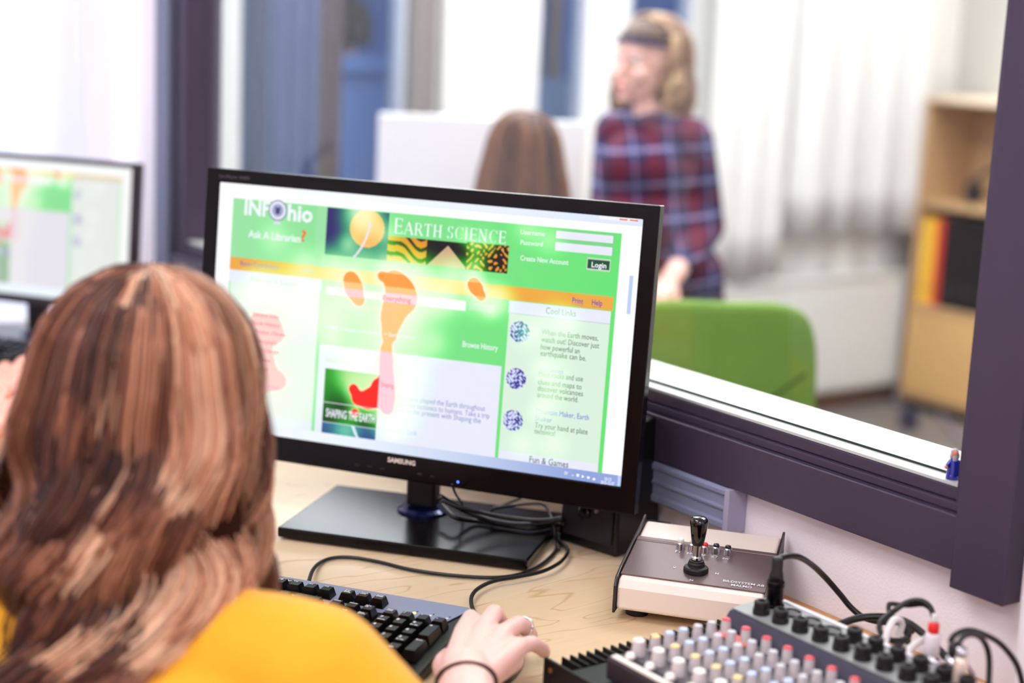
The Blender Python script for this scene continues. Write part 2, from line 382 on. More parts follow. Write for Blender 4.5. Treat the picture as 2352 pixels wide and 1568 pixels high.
curtain('drape', folds(3.62, 3.975, FY-.095, .53, 2.5, 3, .012, 8, .01), wc2, 'flat white drape left of the long folded one')
curtain('drape', folds(2.60, 2.935, FY-.06, .8, 2.5, 3, .008, 9), wc2, 'cream white drape between the two blue far windows')
bc = cloth('blue_striped_curtain_cloth', (.36, .42, .58), .3)
curtain('blue_curtain', folds(1.96, 2.05, FY-.03, .75, 2.45, 1, .010, 11), cloth('navy_curtain_cloth', (.26, .29, .40), .2), 'dark slate curtain at the left edge of the far window')
curtain('blue_curtain', folds(2.055, 2.20, FY-.03, .75, 2.45, 3, .010, 12), bc, 'blue curtain gathered beside the dark slate one')
curtain('blue_curtain', folds(2.205, 2.275, FY-.03, .75, 2.45, 2, .008, 13), cloth('brown_reflection_cloth', (.36, .32, .34), .2), 'brown grey strip standing in for a reflection in the far glass')  # brown strip hung in place of a reflection, no real curtain

# radiator
r = thing('radiator', 'low white ribbed radiator under the long white drape', 'radiator', (3.56, FY-.001, .0))
B = MB(); B.box(0, 1.13, -.075, -.02, .075, .49); B.build('panel', mat('radiator_enamel', (.92, .92, .91), .4), r, bevel=.008)
B = MB()
for i in range(36): B.box(.02+i*.0305, .036+i*.0305, -.082, -.0755, .10, .47)
B.build('ribs', MATS['radiator_enamel'], r, bevel=.003)
B = MB(); B.box(-.005, 1.135, -.085, -.018, .4905, .502); B.build('top_grille', MATS['radiator_enamel'], r, bevel=.003)
B = MB(); B.tube([(1.16, -.045, .0), (1.16, -.045, .12), (1.131, -.045, .12)], .008, 10, smooth=0); B.build('pipe', MATS['radiator_enamel'], r)
for q_ in (.2, .9): MB().box(q_, q_+.04, -.02, 0, .08, .45).build('bracket', MATS['radiator_enamel'], r)
B = MB(); B.tube([(0, 0, 0), (0, 0, .8)], .014, 12, smooth=0)
tag(B.build('gap_shadow_pipe', mat('gap_shadow_grey', (.45, .42, .38), .6), loc=(4.72, FY-.09, 0)), 'grey pipe put in for the shadowed gap beside the radiator', 'pipe')  # grey upright put in where the gap by the bookcase is in shadow

# bookcase
birch = mat('birch_veneer', (.76, .62, .45), .45, var=.06, vscale=9)
bx = thing('bookcase', 'birch bookcase with cupboard doors against the right far wall', 'bookcase', (4.64, 0, 0))
y0, y1 = 3.02, 3.87
B = MB(); B.box(0, .29, y1-.02, y1, .04, 1.13); B.build('side_panel', birch, bx, bevel=.002)
MB().box(0, .29, y0, y0+.02, .04, 1.13).build('side_panel', birch, bx, bevel=.002)
B = MB(); B.box(.27, .29, y0+.02, y1-.02, .04, 1.11); B.build('back_panel', birch, bx)
for z in (.385, .765): B = MB(); B.box(0.002, .27, y0+.02, y1-.02, z-.012, z+.012); B.build('shelf', birch, bx, bevel=.002)
B = MB(); B.box(-.004, .29, y0, y1, 1.13, 1.152); B.build('top_panel', mat('pale_birch', (.88, .80, .70), .4), bx, bevel=.002)
B = MB(); B.box(.0, .27, y0+.02, y1-.02, .04, .062); B.build('bottom_panel', birch, bx, bevel=.002)
B = MB(); B.box(.03, .28, y0+.03, y1-.03, 0, .04); B.build('plinth', mat('dark_plinth', (.12, .10, .09), .6), bx)
for k, (a, b_) in enumerate(((3.445, 3.845), (3.045, 3.44))):
    B = MB(); B.box(-.016, -.001, a, b_, .066, .370); d = B.build('door', mat('honey_door', (.84, .67, .43), .4, var=.05, vscale=7), bx, bevel=.002)
    yy = a+.03 if k == 0 else b_-.03
    B = MB(); B.lathe([(.006, 0), (.011, .012), (.009, .02)], 16, M=Matrix.Translation((-.016, yy, .25)) @ Matrix.Rotation(-PI/2, 4, 'Y')); B.build('knob', alu, d, smooth=True)
# folders on the middle shelf
yy = 3.846
fc = [('yellow', (.98, .80, .22), .034), ('yellow', (.97, .74, .18), .030), ('red', (.86, .13, .12), .030)]
lab = ['wide yellow folder against the bookcase side', 'narrower yellow folder next to the red one', 'red folder between the yellow folders and the black binders']
for i, (n_, c_, t_) in enumerate(fc):
    f = thing('folder', lab[i], 'folder', (4.66, yy-t_, .398), group='folders on the middle shelf')
    B = MB(); B.box(0, .21, 0, t_, 0, .315); B.build('cover', mat(n_+'_card%d' % i, c_, .5), f, bevel=.002)
    MB().lathe([(.006, -.0005), (.006, .0008)], 14, M=Matrix.Translation((0, t_/2, .06)) @ Matrix.Rotation(-PI/2, 4, 'Y')).build('finger_hole', black_pl, f); yy -= t_+.001
for i in range(5):
    t_ = .075
    f = thing('lever_arch_binder', ['black lever arch binder touching the red folder', 'second black binder from the red folder', 'third black binder from the red folder', 'black binder behind the window frame edge', 'last black binder on the middle shelf'][i],
              'binder', (4.66, yy-t_, .398), group='black binders on the middle shelf')
    B = MB(); B.box(0, .25, 0, t_, 0, .32); B.build('cover', mat('black_binder_card', (.02, .015, .02), .6, spec=.2), f, bevel=.002)
    B = MB(); B.lathe([(.011, -.0005), (.011, .0008)], 16, M=Matrix.Translation((0, t_/2, .07)) @ Matrix.Rotation(-PI/2, 4, 'Y')); B.build('finger_ring', mat('dull_ring', (.22, .20, .23), .4), f); yy -= t_+.002
# headphones and a case in the top compartment
hp = thing('headphones', 'black headphones lying in the top compartment of the bookcase', 'headphones', (4.72, 3.62, .777))
for s in (-1, 1):
    B = MB(); B.lathe([(.02, -.018), (.038, -.014), (.042, 0), (.036, .014), (.02, .018)], 20, M=Matrix.Translation((0, s*.062, .042)) @ Matrix.Rotation(PI/2, 4, 'X')); B.build('ear_cup', rubber, hp, smooth=True)
B = MB(); B.tube([(0, -.082, .05), (.02, -.075, .09), (.045, -.03, .125), (.05, .0, .13), (.045, .03, .125), (.02, .075, .09), (0, .082, .05)], .008, 8); B.build('headband', rubber, hp, smooth=True)
cs = thing('camera_case', 'dark soft case standing right of the headphones in the bookcase', 'case', (4.74, 3.44, .777))
B = MB(); B.box(-.06, .06, -.08, .08, 0, .10); B.build('case_body', mat('charcoal_cloth', (.14, .12, .12), .85), cs, bevel=.02, seg=4)
B = MB(); B.tube([(0, -.06, .098), (0, -.05, .15), (0, .05, .15), (0, .06, .098)], .005, 8); B.build('strap', rubber, cs, smooth=True)
pn = thing('noticeboard_paper', 'bright white paper sheet on the far wall above the bookcase', 'paper', (4.937, 3.30, 1.19))
B = MB(); B.box(-.001, .001, -.2, .2, 0, .4); B.build('sheet', white_pl, pn)
B = MB(); B.lathe([(.006, -.004), (.006, 0)], 10, M=Matrix.Translation((-.001, 0, .39)) @ Matrix.Rotation(PI/2, 4, 'Y')); B.build('pin', mat('red_pin', (.8, .1, .1), .4), pn)
# cable on the far floor
pts = [onz(x, y, .012) for x, y in ((2110, 900), (2150, 935), (2185, 985), (2215, 1015), (2250, 1040))]
tag(MB().tube(pts, .008, 8).build('floor_cable', mat('lilac_grey_cable', (.55, .50, .55), .5), smooth=True), 'lilac grey cable running over the far floor below the bookcase', 'cable')
tag(MB().box(-.02, .02, -.03, .03, 0, .055).box(-.012, .012, -.02, .02, .055, .075).build('floor_socket', mat('dark_blue_plastic', (.12, .15, .28), .4), bevel=.004, loc=tuple(onz(2085, 985, 0))), 'small dark blue box on the floor in front of the bookcase', 'box')

# green chair
gm = mat('green_wool', (.44, .59, .24), .9, bump=.5, bscale=500, var=.14, vscale=14)
cc = atd(1665, 700, 2.95); ch = thing('office_armchair', 'green upholstered armchair with a rounded back behind the partition glass', 'chair', (cc.x, cc.y, 0), -YAW+.10)
def shell(w, h, zc, y, curve, th, mt, name, par, rc=.09):
    n, k = 20, 16; vs = []; fs = []
    for j in range(k+1):
        for i in range(n+1):
            u = -1+2*i/n; v = -1+2*j/k
            # superellipse corners
            q = (abs(u)**5+abs(v)**5)**.2; mx_ = max(abs(u), abs(v)) or 1; s = mx_/q if q else 1
            x = u*s*w/2; z = v*s*h/2
            vs.append((x, y-curve*(x/(w/2))**2+.05*(z/h), zc+z))
    fs = [(j*(n+1)+i, j*(n+1)+i+1, (j+1)*(n+1)+i+1, (j+1)*(n+1)+i) for j in range(k) for i in range(n)]
    o = MB().add(vs, fs).build(name, mt, par, smooth=True); s = o.modifiers.new('s', 'SOLIDIFY'); s.thickness = th; s.offset = 0
    b = o.modifiers.new('b', 'BEVEL'); b.width = th*.4; b.segments = 3; b.limit_method = 'ANGLE'; b.angle_limit = 1
    return o
# local: +y looks away from the camera, the chair faces +y
shell(.365, .50, cc.z-.245, -.02, -.05, .055, gm, 'backrest', ch)
B = MB(); B.box(-.21, .21, .03, .46, .40, .48); B.build('seat', gm, ch, bevel=.03, seg=4)
for s in (-1, 1):
    B = MB(); B.box(s*.155-.03, s*.155+.03, .05, .34, .50, .70); B.build('armrest', gm, ch, bevel=.025, seg=4)
B = MB(); B.tube([(-.10, -.055, .55), (.14, -.075, .74)], .0035, 6, smooth=0); B.build('seam', mat('dark_green_piping', (.18, .30, .08), .8), ch)
B = MB(); B.lathe([(.03, .06), (.03, .40)], 16); B.build('gas_post', rubber, ch)
for k in range(5):
    a = k*2*PI/5; B = MB(); B.tube([(0, .0, .075), (.26*math.cos(a), .26*math.sin(a), .06)], lambda t: .02-.006*t, 8, smooth=0); B.build('leg', rubber, ch)
    B = MB(); B.lathe([(.025, -.012), (.028, 0), (.025, .012)], 14, M=Matrix.Translation((.26*math.cos(a), .26*math.sin(a), .028)) @ Matrix.Rotation(PI/2, 4, 'X')); B.build('caster', rubber, ch)

# far desk and white divider behind the seated girl
dk = thing('far_desk', 'pale desk in the far room under the white divider', 'desk', (2.15, 3.05, 0), -YAW)
B = MB(); B.box(-.40, .45, -.15, .38, .70, .725); B.build('desktop', mat('pale_desktop', (.93, .90, .84), .5), dk, bevel=.002)
for sx in (-.36, .41):
    for sy in (-.1, .33): B = MB(); B.box(sx-.02, sx+.02, sy-.02, sy+.02, 0, .70); B.build('leg', alu, dk)
a = atd(870, 263, 3.62); b2 = atd(1347, 278, 3.62)
dv = thing('desk_divider', 'white divider screen standing on the pale desk behind the seated girl', 'divider', (a.x, a.y, 0), math.atan2(b2.y-a.y, b2.x-a.x))
L = math.hypot(b2.x-a.x, b2.y-a.y)
B = MB(); B.box(.0, L, -.012, .012, .765, a.z+.004); B.build('panel', mat('divider_white', (.93, .93, .95), .5), dv, bevel=.003)
for x in (.08, L-.08): B = MB(); B.box(x-.02, x+.02, -.05, .05, .726, .764); B.build('foot', alu, dv)
# ---------------------------------------------------------------- near desk
def maple(name, c, sc, ang=0.):
    m = bpy.data.materials.new(name); m.use_nodes = True; nt = m.node_tree; b = nt.nodes['Principled BSDF']
    tc = nt.nodes.new('ShaderNodeTexCoord'); mp = nt.nodes.new('ShaderNodeMapping'); mp.inputs['Scale'].default_value = (3.2, 13, 3); mp.inputs['Rotation'].default_value = (0, 0, ang)
    n = nt.nodes.new('ShaderNodeTexNoise'); n.inputs['Scale'].default_value = sc; n.inputs['Detail'].default_value = 2; n.inputs['Distortion'].default_value = .5
    mu = nt.nodes.new('ShaderNodeMath'); mu.operation = 'MULTIPLY'; mu.inputs[1].default_value = 16
    pp = nt.nodes.new('ShaderNodeMath'); pp.operation = 'PINGPONG'; pp.inputs[1].default_value = 1.0
    r = nt.nodes.new('ShaderNodeValToRGB'); e = r.color_ramp.elements
    e[0].position = 0; e[0].color = (*lin(tuple(v*k for v, k in zip(c, (.90, .84, .77)))), 1); e[1].position = .13; e[1].color = (*lin(c), 1)
    n2 = nt.nodes.new('ShaderNodeTexNoise'); n2.inputs['Scale'].default_value = 1.2; n2.inputs['Detail'].default_value = 5
    m2 = nt.nodes.new('ShaderNodeMapping'); m2.inputs['Scale'].default_value = (8, 160, 8); m2.inputs['Rotation'].default_value = (0, 0, ang)
    rr = nt.nodes.new('ShaderNodeMapRange'); rr.inputs[3].default_value = .93; rr.inputs[4].default_value = 1.06
    h = nt.nodes.new('ShaderNodeHueSaturation'); L = nt.links.new
    L(tc.outputs['Object'], mp.inputs[0]); L(mp.outputs[0], n.inputs['Vector']); L(n.outputs['Fac'], mu.inputs[0]); L(mu.outputs[0], pp.inputs[0]); L(pp.outputs[0], r.inputs[0])
    L(tc.outputs['Object'], m2.inputs[0]); L(m2.outputs[0], n2.inputs['Vector']); L(n2.outputs['Fac'], rr.inputs[0]); L(rr.outputs[0], h.inputs['Value']); L(r.outputs[0], h.inputs['Color']); L(h.outputs[0], b.inputs['Base Color'])
    b.inputs['Roughness'].default_value = .42; return m
wood = maple('maple_veneer', (.88, .78, .645), 1.0, .35)
wood2 = maple('maple_veneer_b', (.87, .76, .61), 1.15, -.15)
edge = mat('oak_edge_strip', (.80, .58, .36), .5, var=.05, vscale=40)
s1 = onz(1427, 1300, .74); s0 = onz(1100, 1392, .74)
k = (s1.y-s0.y)/(s1.x-s0.x); sy = lambda x: s0.y+k*(x-s0.x)
XF, XB, DZ = .62, 1.244, .74
d1 = thing('desk', 'maple veneered desk under the big monitor and the keyboard', 'desk')
def slab(poly, z0, z1, g=.0008):
    n = len(poly); return MB().add([(x, y, z0) for x, y in poly]+[(x, y, z1) for x, y in poly], [tuple(reversed(range(n))), tuple(range(n, 2*n))]+[(i, (i+1) % n, (i+1) % n+n, i+n) for i in range(n)])
slab([(XF, sy(XF)+.0008), (XB-.012, sy(XB)+.0008), (XB-.012, 2.98), (XF, 2.98)], .715, DZ).build('desktop', wood, d1, bevel=.0008)
d2 = thing('desk', 'maple veneered desk carrying the mixing console and joystick box', 'desk')
slab([(XF, .25), (XB-.034, .25), (XB-.034, sy(XB)-.0008), (XF, sy(XF)-.0008)], .715, DZ).build('desktop', wood2, d2, bevel=.0008)
slab([(XB-.0338, .25), (XB-.0008, .25), (XB-.0008, sy(XB)-.0008), (XB-.0338, sy(XB)-.0008)], .715, DZ+.0005).build('edge_strip', edge, d2, bevel=.0008)
slab([(XB-.0118, sy(XB)+.0008), (XB-.0008, sy(XB)+.0008), (XB-.0008, 2.98), (XB-.0118, 2.98)], .715, DZ+.0005).build('edge_strip', edge, d1, bevel=.0008)
for d, ys in ((d1, (1.45, 2.85)), (d2, (.32, 1.18))):
    for y in ys:
        for x in (.68, 1.18): MB().box(x-.025, x+.025, y-.025, y+.025, 0, .715).build('leg', alu, d)

# aluminium cable trunking on the wall under the window
t = thing('cable_trunking', 'blue grey ribbed aluminium cable trunking on the wall behind the monitor', 'trunking')
prof = [(1.2445, .794), (1.222, .794), (1.218, .797), (1.218, .803), (1.221, .805), (1.221, .8165), (1.2185, .818), (1.2185, .8205), (1.221, .822), (1.221, .8335), (1.218, .8355), (1.218, .840), (1.222, .843), (1.2445, .843)]
trm = mat('blue_grey_anodised', (.55, .58, .70), .35, .2)
MB().prism(prof, 1.245, 2.72).build('profile', trm, t, bevel=.0006)
MB().box(1.216, 1.2445, 1.237, 1.2448, .792, .8435).build('end_cap', mat('lilac_cap', (.66, .64, .74), .4), t, bevel=.001)

# ---------------------------------------------------------------- screens
def s2l(a): return np.where(a <= .04045, a/12.92, ((a+.055)/1.055)**2.4)
SRC = [(503.9, 415.3), (1481.8, 513.7), (1424.2, 1116.8), (474, 969.5)]; DST = [(0, 0), (1, 0), (1, 1), (0, 1)]
A = []
for (x, y), (u, v) in zip(SRC, DST): A += [[x, y, 1, 0, 0, 0, -u*x, -u*y], [0, 0, 0, x, y, 1, -v*x, -v*y]]
HM = np.append(np.linalg.solve(np.array(A, float), np.array(DST, float).ravel()), 1).reshape(3, 3)
def uvp(x, y): p = HM @ np.array([x, y, 1.]); return p[0]/p[2], p[1]/p[2]
ASP = 16/9
BLOBS = [(630, 545, 30), (700, 600, 26), (640, 690, 45), (690, 740, 55), (700, 880, 60), (600, 660, 26), (640, 960, 40), (680, 660, 40), (835, 500, 30), (765, 605, 26), (835, 600, 26), (890, 540, 20), (1070, 545, 14), (1120, 560, 18), (1215, 530, 26), (1270, 560, 26),
         (1000, 790, 26), (780, 640, 38), (800, 720, 46), (860, 740, 50), (920, 640, 44), (980, 680, 44), (1030, 670, 30), (940, 730, 40), (850, 800, 34), (800, 825, 34), (950, 850, 34), (930, 920, 34), (850, 880, 26), (1095, 610, 16), (1140, 680, 22), (1100, 700, 26), (1130, 715, 14),
         (1220, 770, 26), (1280, 745, 30), (1310, 745, 18), (1275, 862, 26), (1245, 850, 18), (1260, 930, 24), (1235, 950, 16), (1200, 1020, 22), (1272, 1022, 24), (795, 985, 24), (880, 950, 30), (900, 990, 24), (560, 900, 40), (760, 780, 20), (1090, 570, 12)]
HOT = [(806, 640, 17), (815, 665, 24), (826, 690, 12), (878, 634, 10), (905, 645, 22), (925, 665, 28), (935, 690, 24), (910, 700, 30), (900, 735, 26), (895, 770, 18), (888, 800, 13), (888, 835, 12), (890, 870, 14), (892, 910, 17), (890, 935, 15), (888, 852, 17), (890, 888, 17), (878, 900, 14), (888, 820, 16), (1090, 655, 14), (1098, 668, 14), (1108, 684, 10),
       (590, 735, 22), (625, 740, 22), (600, 780, 28), (635, 765, 18), (605, 830, 30), (640, 870, 20), (610, 870, 26), (590, 900, 14), (812, 890, 12), (820, 912, 13), (845, 915, 22), (868, 905, 22), (868, 880, 12), (815, 945, 10)]
def uvb(L): return [(*uvp(x, y), r/977.) for x, y, r in L]
BLOBS += [(838, 500, 34), (826, 470, 20), (800, 560, 16), (590, 655, 30), (560, 690, 30), (740, 690, 40), (760, 740, 30), (890, 610, 24), (960, 640, 30), (1015, 690, 30), (1150, 700, 26), (1085, 640, 20), (1045, 625, 20), (800, 870, 24), (840, 860, 30), (930, 870, 30), (925, 965, 26), (940, 790, 30)]
UB, UH = uvb(BLOBS), uvb(HOT)
def field(u, v, L, ratio=1.):
    d = np.full(u.shape, 9.)
    s = np.zeros(u.shape)
    for a, b, r in L:
        q = np.hypot((u-a), (v-b)/ASP)/(r*ratio)
        s += np.exp(-(q**2)*1.1)
    return s
def overlay(rgb, u, v):
    b = field(u, v, UB, 1.4); h = field(u, v, UH); h2 = field(u, v, UH, 1.8)
    a = np.clip(1.12*(1-np.exp(-(b*1.3+h2*.8)))-.12, 0, 1)[..., None]; hot = np.clip((h-.40)/.05, 0, 1)[..., None]; ye = np.clip(1-np.abs(h-.36)/.09, 0, 1)[..., None]
    dk = 1-rgb.mean(-1, keepdims=True); wt = a**(1.3+2.2*dk); tint = np.array([.06, .95, .06])*(1-wt)+np.array([.88, .98, .72])*wt
    base = 1-(1-rgb)*(1-tint*a)
    wh = np.clip(1-np.exp(-h2*.75)-.12, 0, .9)[..., None]*(1-.75*dk**2)
    base = base*(1-wh)+wh*np.array([.95, .985, .90])
    base = base*(1-ye)+ye*(1-(1-base)*(1-np.array([1., .92, .25])))
    hc = np.stack([np.ones_like(u), .12+.76*rgb[..., 1], .06+.82*rgb[..., 2]], -1)
    return base*(1-hot)+hc*hot
def page(u, v):
    z = np.ones(u.shape+(3,)); z[:] = (.985, .99, 1.)
    def R(u0, u1, v0, v1, c):
        m = (u >= u0) & (u < u1) & (v >= v0) & (v < v1); z[m] = c
        return m
    G = (.40, .86, .44); LV = (.90, .91, .97); PG = (.85, .93, .86)
    k = np.clip(u, 0, 1)[..., None]
    green = np.array([.60, .88, .64])*(1-k)+np.array([.38, .88, .44])*k  # paler to the left: viewing-angle fade painted into the page
    m = (u >= .037) & (u < .957) & (v >= .06) & (v < .958); z[m] = green[m]
    R(.037, .272, .346, .392, LV); R(.040, .268, .392, .925, (.88, .93, .89)); R(.040, .268, .925, .958, LV)
    R(.037, .951, .297, .346, (.92, .66, .25)); R(.250, .277, .06, .30, (.60, .88, .64)); m = (u >= .251) & (u < .268) & (v > .25) & (v < .3); z[m] = green[m]
    # planet picture
    m = R(.275, .427, .061, .246, (.17, .15, .42)); d = np.hypot(u-.375, (v-.13)/ASP); m2 = m & (d < .042); z[m2] = (.95, .45, .30)
    # three photographs
    m = R(.427, .520, .150, .248, (.88, .55, .12)); w = np.sin((v*150+9*np.sin(u*22)+3*np.sin(u*71))); z[m & (w < -.35)] = (.15, .07, .02)
    m = R(.520, .613, .150, .248, (.03, .02, .02)); m2 = m & (np.abs(u-.570) < (v-.165)*.62*.9); z[m2] = (.80, .66, .52)
    m = R(.613, .711, .145, .250, (.10, .05, .02)); w = np.sin(u*420+5*np.sin(v*60+u*60))+np.sin(v*230+4*np.sin(u*130)); z[m & (w > .55)] = (.88, .60, .18)
    # centre
    R(.277, .714, .604, .958, LV)
    R(.285, .419, .372, .404, (.97, .93, .93)); R(.4185, .6215, .370, .410, (.80, .85, .82)); R(.420, .620, .374, .406, (.99, .97, .98)); R(.628, .686, .374, .404, (.60, .85, .66))
    R(.720, .948, .351, .397, LV); R(.722, .948, .397, .926, PG); R(.722, .948, .926, .958, LV); R(.722, .948, .396, .3975, (.75, .78, .84))
    for a, b in ((.068, .102), (.110, .145)): R(.8125, .941, a, b, (.55, .70, .58)); R(.814, .939, a+.003, b-.002, (.90, .91, .96))
    R(.887, .9375, .160, .203, (.80, .85, .80)); R(.8885, .936, .1635, .2, (.04, .30, .18))
    for cx, cy in ((.749, .465), (.749, .645), (.749, .806)):
        d = np.hypot(u-cx, (v-cy)/ASP)/.0225; m = d < 1
        n = np.sin(u*330+2*np.sin(v*160))*np.sin(v*190+3*np.sin(u*210)); c = np.where((n > -.05)[..., None], np.array([.30, .30, .72]), np.array([.86, .88, .98])); c = np.where((n > .5)[..., None], np.array([.12, .10, .45]), c); z[m] = c[m]
    # book cover
    R(.295, .429, .700, .958, (.02, .02, .05)); R(.295, .429, .833, .837, (.85, .80, .90)); m = R(.295, .429, .915, .958, (.16, .20, .55)); R(.295, .429, .912, .9165, (.80, .80, .92))
    z[m & (np.abs(u-.375-.3*(v-.93)) < .004)] = (.8, .85, .95)
    z[:] = overlay(z, u, v)
    m = (u > .272) & (u < .428) & (v > .06) & (v < .246); d = np.hypot(u-.245+.0, (v-.085)/ASP); z[m & (np.abs(d-.137) < .0022) & (v > .1)] = (.93, .90, .98)
    # window furniture and taskbar
    m = v < .06; z[m] = (.985, .99, .99); g = np.clip((u-.35)/.6, 0, 1)[..., None]; m = (v < .028) & (u > .19); z[m] = (np.array([.95, .97, 1])*(1-g)+np.array([.86, .90, .97])*g)[m]
    m = v > .958; g = np.clip((u-.25)/.65, 0, 1)[..., None]**1.6; z[m] = (np.array([.93, .96, .99])*(1-g)+np.array([.56, .64, .86])*g)[m]
    R(.905, .985, .0, .012, (.95, .95, .96)); R(.950, .967, .003, .011, (.93, .45, .36)); R(.972, .990, .003, .011, (.93, .45, .36))
    R(.9815, .9895, .209, .352, (.72, .80, .96)); R(.992, 1.0, .958, 1.0, (.75, .82, .96))
    return z
def page2(u, v):                      # the same page, scrolled, paler
    vv = v+.24; u2 = u
    z = page(u2, np.where(vv > .957, .9, vv)); z = z*.82+np.array([.17, .16, .17])
    m = (u > .72) & (u < .957); z[m] = z[m]*.4+np.array([.90, .90, .89])*.6
    m = (v > .36) & (u > .277) & (u < .714); z[m] = z[m]*.4+np.array([.88, .86, .88])*.6
    z[v < .07] = (.97, .98, .98); z[v > .93] = (.93, .97, 1); z[(u > .957)] = (.97, .97, .97)
    return np.clip(z, 0, 1)
emis = attr_mat('screen_pixels', 1.04)
def screen(name, par, w, h, nx, ny, fn, texts=(), y=0):
    us = np.linspace(0, 1, nx+1); vs = np.linspace(0, 1, ny+1); U, V = np.meshgrid(us, vs)
    col = np.clip(fn(U, V), 0, 1).reshape(-1, 3)
    P = np.stack([(U.ravel()-.5)*w, np.full(U.size, y), (.5-V.ravel())*h], 1)
    i = np.arange(ny)[:, None]*(nx+1)+np.arange(nx)[None]; i = i.ravel(); Q = np.stack([i, i+nx+1, i+nx+2, i+1], 1)
    TV = []; TF = []; TC = []; n0 = len(P)
    for body, a, b, hh, c, bold in texts:
        (u0, v0), (u1, v1) = uvp(*a), uvp(*b)
        v_, f_ = text_mesh(body, (u1-u0)*w, hh/977*w if hh else None, bold)
        if not len(v_): continue
        X = (u0-.5)*w+v_[:, 0]; Z = (.5-(v0+v1)/2)*h+v_[:, 1]
        uu = X/w+.5; vv = .5-Z/h
        cc_ = np.tile(np.array(c, float), (len(X), 1)); o_ = overlay(cc_, uu, vv)
        bb = np.clip(1-np.exp(-field(uu, vv, UB, 1.4)*1.2), 0, .93)[:, None]
        cc_ = o_*(1-bb*.8)+np.array([.95, .98, .90])*bb*.8 if max(c) < .9 else cc_
        TF += [tuple(k_+n0 for k_ in f) for f in f_]; n0 += len(X)
        TV.append(np.stack([X, np.full(len(X), y-.0002), Z], 1)); TC.append(cc_)
    if TV: P = np.concatenate([P]+TV); col = np.concatenate([col]+TC)
    me = bpy.data.meshes.new(name); me.from_pydata(P.tolist(), [], Q.tolist()+TF)
    at = me.color_attributes.new('col', 'FLOAT_COLOR', 'POINT')
    at.data.foreach_set('color', np.concatenate([s2l(np.clip(col, 0, 1)), np.ones((len(col), 1))], 1).ravel())
    me.materials.append(emis); o = bpy.data.objects.new(name, me); C.objects.link(o); o.parent = par; return o
WT = (.95, .96, .99); NV = (.10, .10, .30); BLK = (.10, .14, .16); LNK = (.25, .25, .85); PUR = (.35, .10, .70); GT = (.08, .24, .14); LB = (.45, .50, .75); PK = (.93, .35, .45)
T = [('INF', (560, 490), (619, 495), 34, WT, .03), ('hio', (660, 504), (718, 510), 36, WT, .03),
     ('Ask A Librarian', (569, 542), (690, 556), 17, WT, .02), ('?', (691, 553), (703, 554), 25, (.93, .45, .25), .03), ('Room Contributors', (551, 606), (639, 615), 10, PUR, .01), ('_________________', (551, 607), (639, 616), None, PUR, 0), ('Links', (694, 622), (720, 625), 10, PUR, .01),
     ('Featured A Subject', (575, 645), (683, 655), 11, GT, .005),
     ('Username', (1199, 542), (1255, 550), 10, WT, .01), ('Password', (1199, 566), (1250, 573), 10, WT, .01), ('Create New Account', (1198, 603), (1309, 615), 11, WT, .01), ('Login', (1362, 620), (1396, 624), 11, WT, .02),
     ('Print', (1317, 701), (1342, 704), 12, PUR, .01), ('____', (1317, 703), (1342, 706), None, PUR, 0), ('Help', (1362, 706), (1386, 709), 12, PUR, .01), ('____', (1362, 708), (1386, 711), None, PUR, 0),
     ('Cool Links', (1256, 724), (1325, 733), 14, NV, 0), ('Fun & Games', (1216, 1060), (1305, 1072), 14, NV, .005),
     ('When the Earth moves,', (1246, 772), (1376, 787), 12, GT, 0), ('watch out! Discover just', (1245, 788), (1378, 805), 12, GT, 0), ('how powerful an', (1244, 805), (1333, 816), 12, GT, 0), ('earthquake can be.', (1243, 820), (1348, 832), 12, GT, 0),
     ('Volcanoes', (1240, 855), (1295, 862), 11, LNK, 0), ('Meet rocks and use', (1239, 865), (1340, 880), 12, GT, 0), ('clues and maps to', (1237, 884), (1337, 897), 12, GT, 0), ('discover volcanoes', (1236, 899), (1340, 912), 12, GT, 0), ('around the world.', (1235, 913), (1329, 926), 12, GT, 0),
     ('Mountain Maker, Earth', (1232, 950), (1353, 966), 12, LNK, 0), ('Shaker', (1230, 966), (1268, 971), 11, LNK, 0), ('Try your hand at plate', (1229, 982), (1350, 998), 12, GT, 0), ('tectonics!', (1228, 995), (1275, 1001), 11, GT, 0),
     ('Everything', (881, 689), (945, 696), 11, PK, 0), ('Catalog Search >>', (808, 706), (914, 716), 11, (.80, .40, .25), 0), ('HOME -> Room Contributors -> Earth Science', (748, 754), (952, 778), 9, WT, .01),
     ('Browse History', (1064, 797), (1145, 808), 13, WT, .01), ("What's In This?", (748, 828), (819, 838), 11, (.6, .65, .5), 0),
     ('Many forces have shaped the Earth throughout', (874, 910), (1115, 943), 12, LB, 0), ('time, from plate tectonics to humans. Take a trip', (873, 925), (1125, 959), 12, LB, 0), ('begin: past to the present with Shaping the', (872, 938), (1105, 970), 12, LB, 0),
     ('- Continental Drift', (868, 985), (958, 997), 12, (.55, .55, .88), 0), ('Shaping', (875, 885), (905, 889), 11, PK, 0),
     ('SHAPING THE EARTH', (748, 953), (861, 966), 19, WT, .02),
     ('SV', (1296, 1088), (1304, 1089), 7, WT, .02), ('10:13', (1388, 1102), (1403, 1104), 7, WT, .02), ('2015-12-07', (1379, 1109), (1410, 1114), 7, WT, .02), ('^', (1312, 1093), (1318, 1094), 5, WT, .02)]
for i in range(9): T.append((['General Links', 'Earth History', 'Weather, Climate', 'Atmosphere', 'Earth Changes', 'Oceans', 'Rocks', 'Space', 'Water and Ice'][i], (580, 722+i*20), (580+[60, 62, 75, 55, 60, 40, 32, 30, 60][i], 728+i*20), 9, PK if i < 8 else LNK, 0))
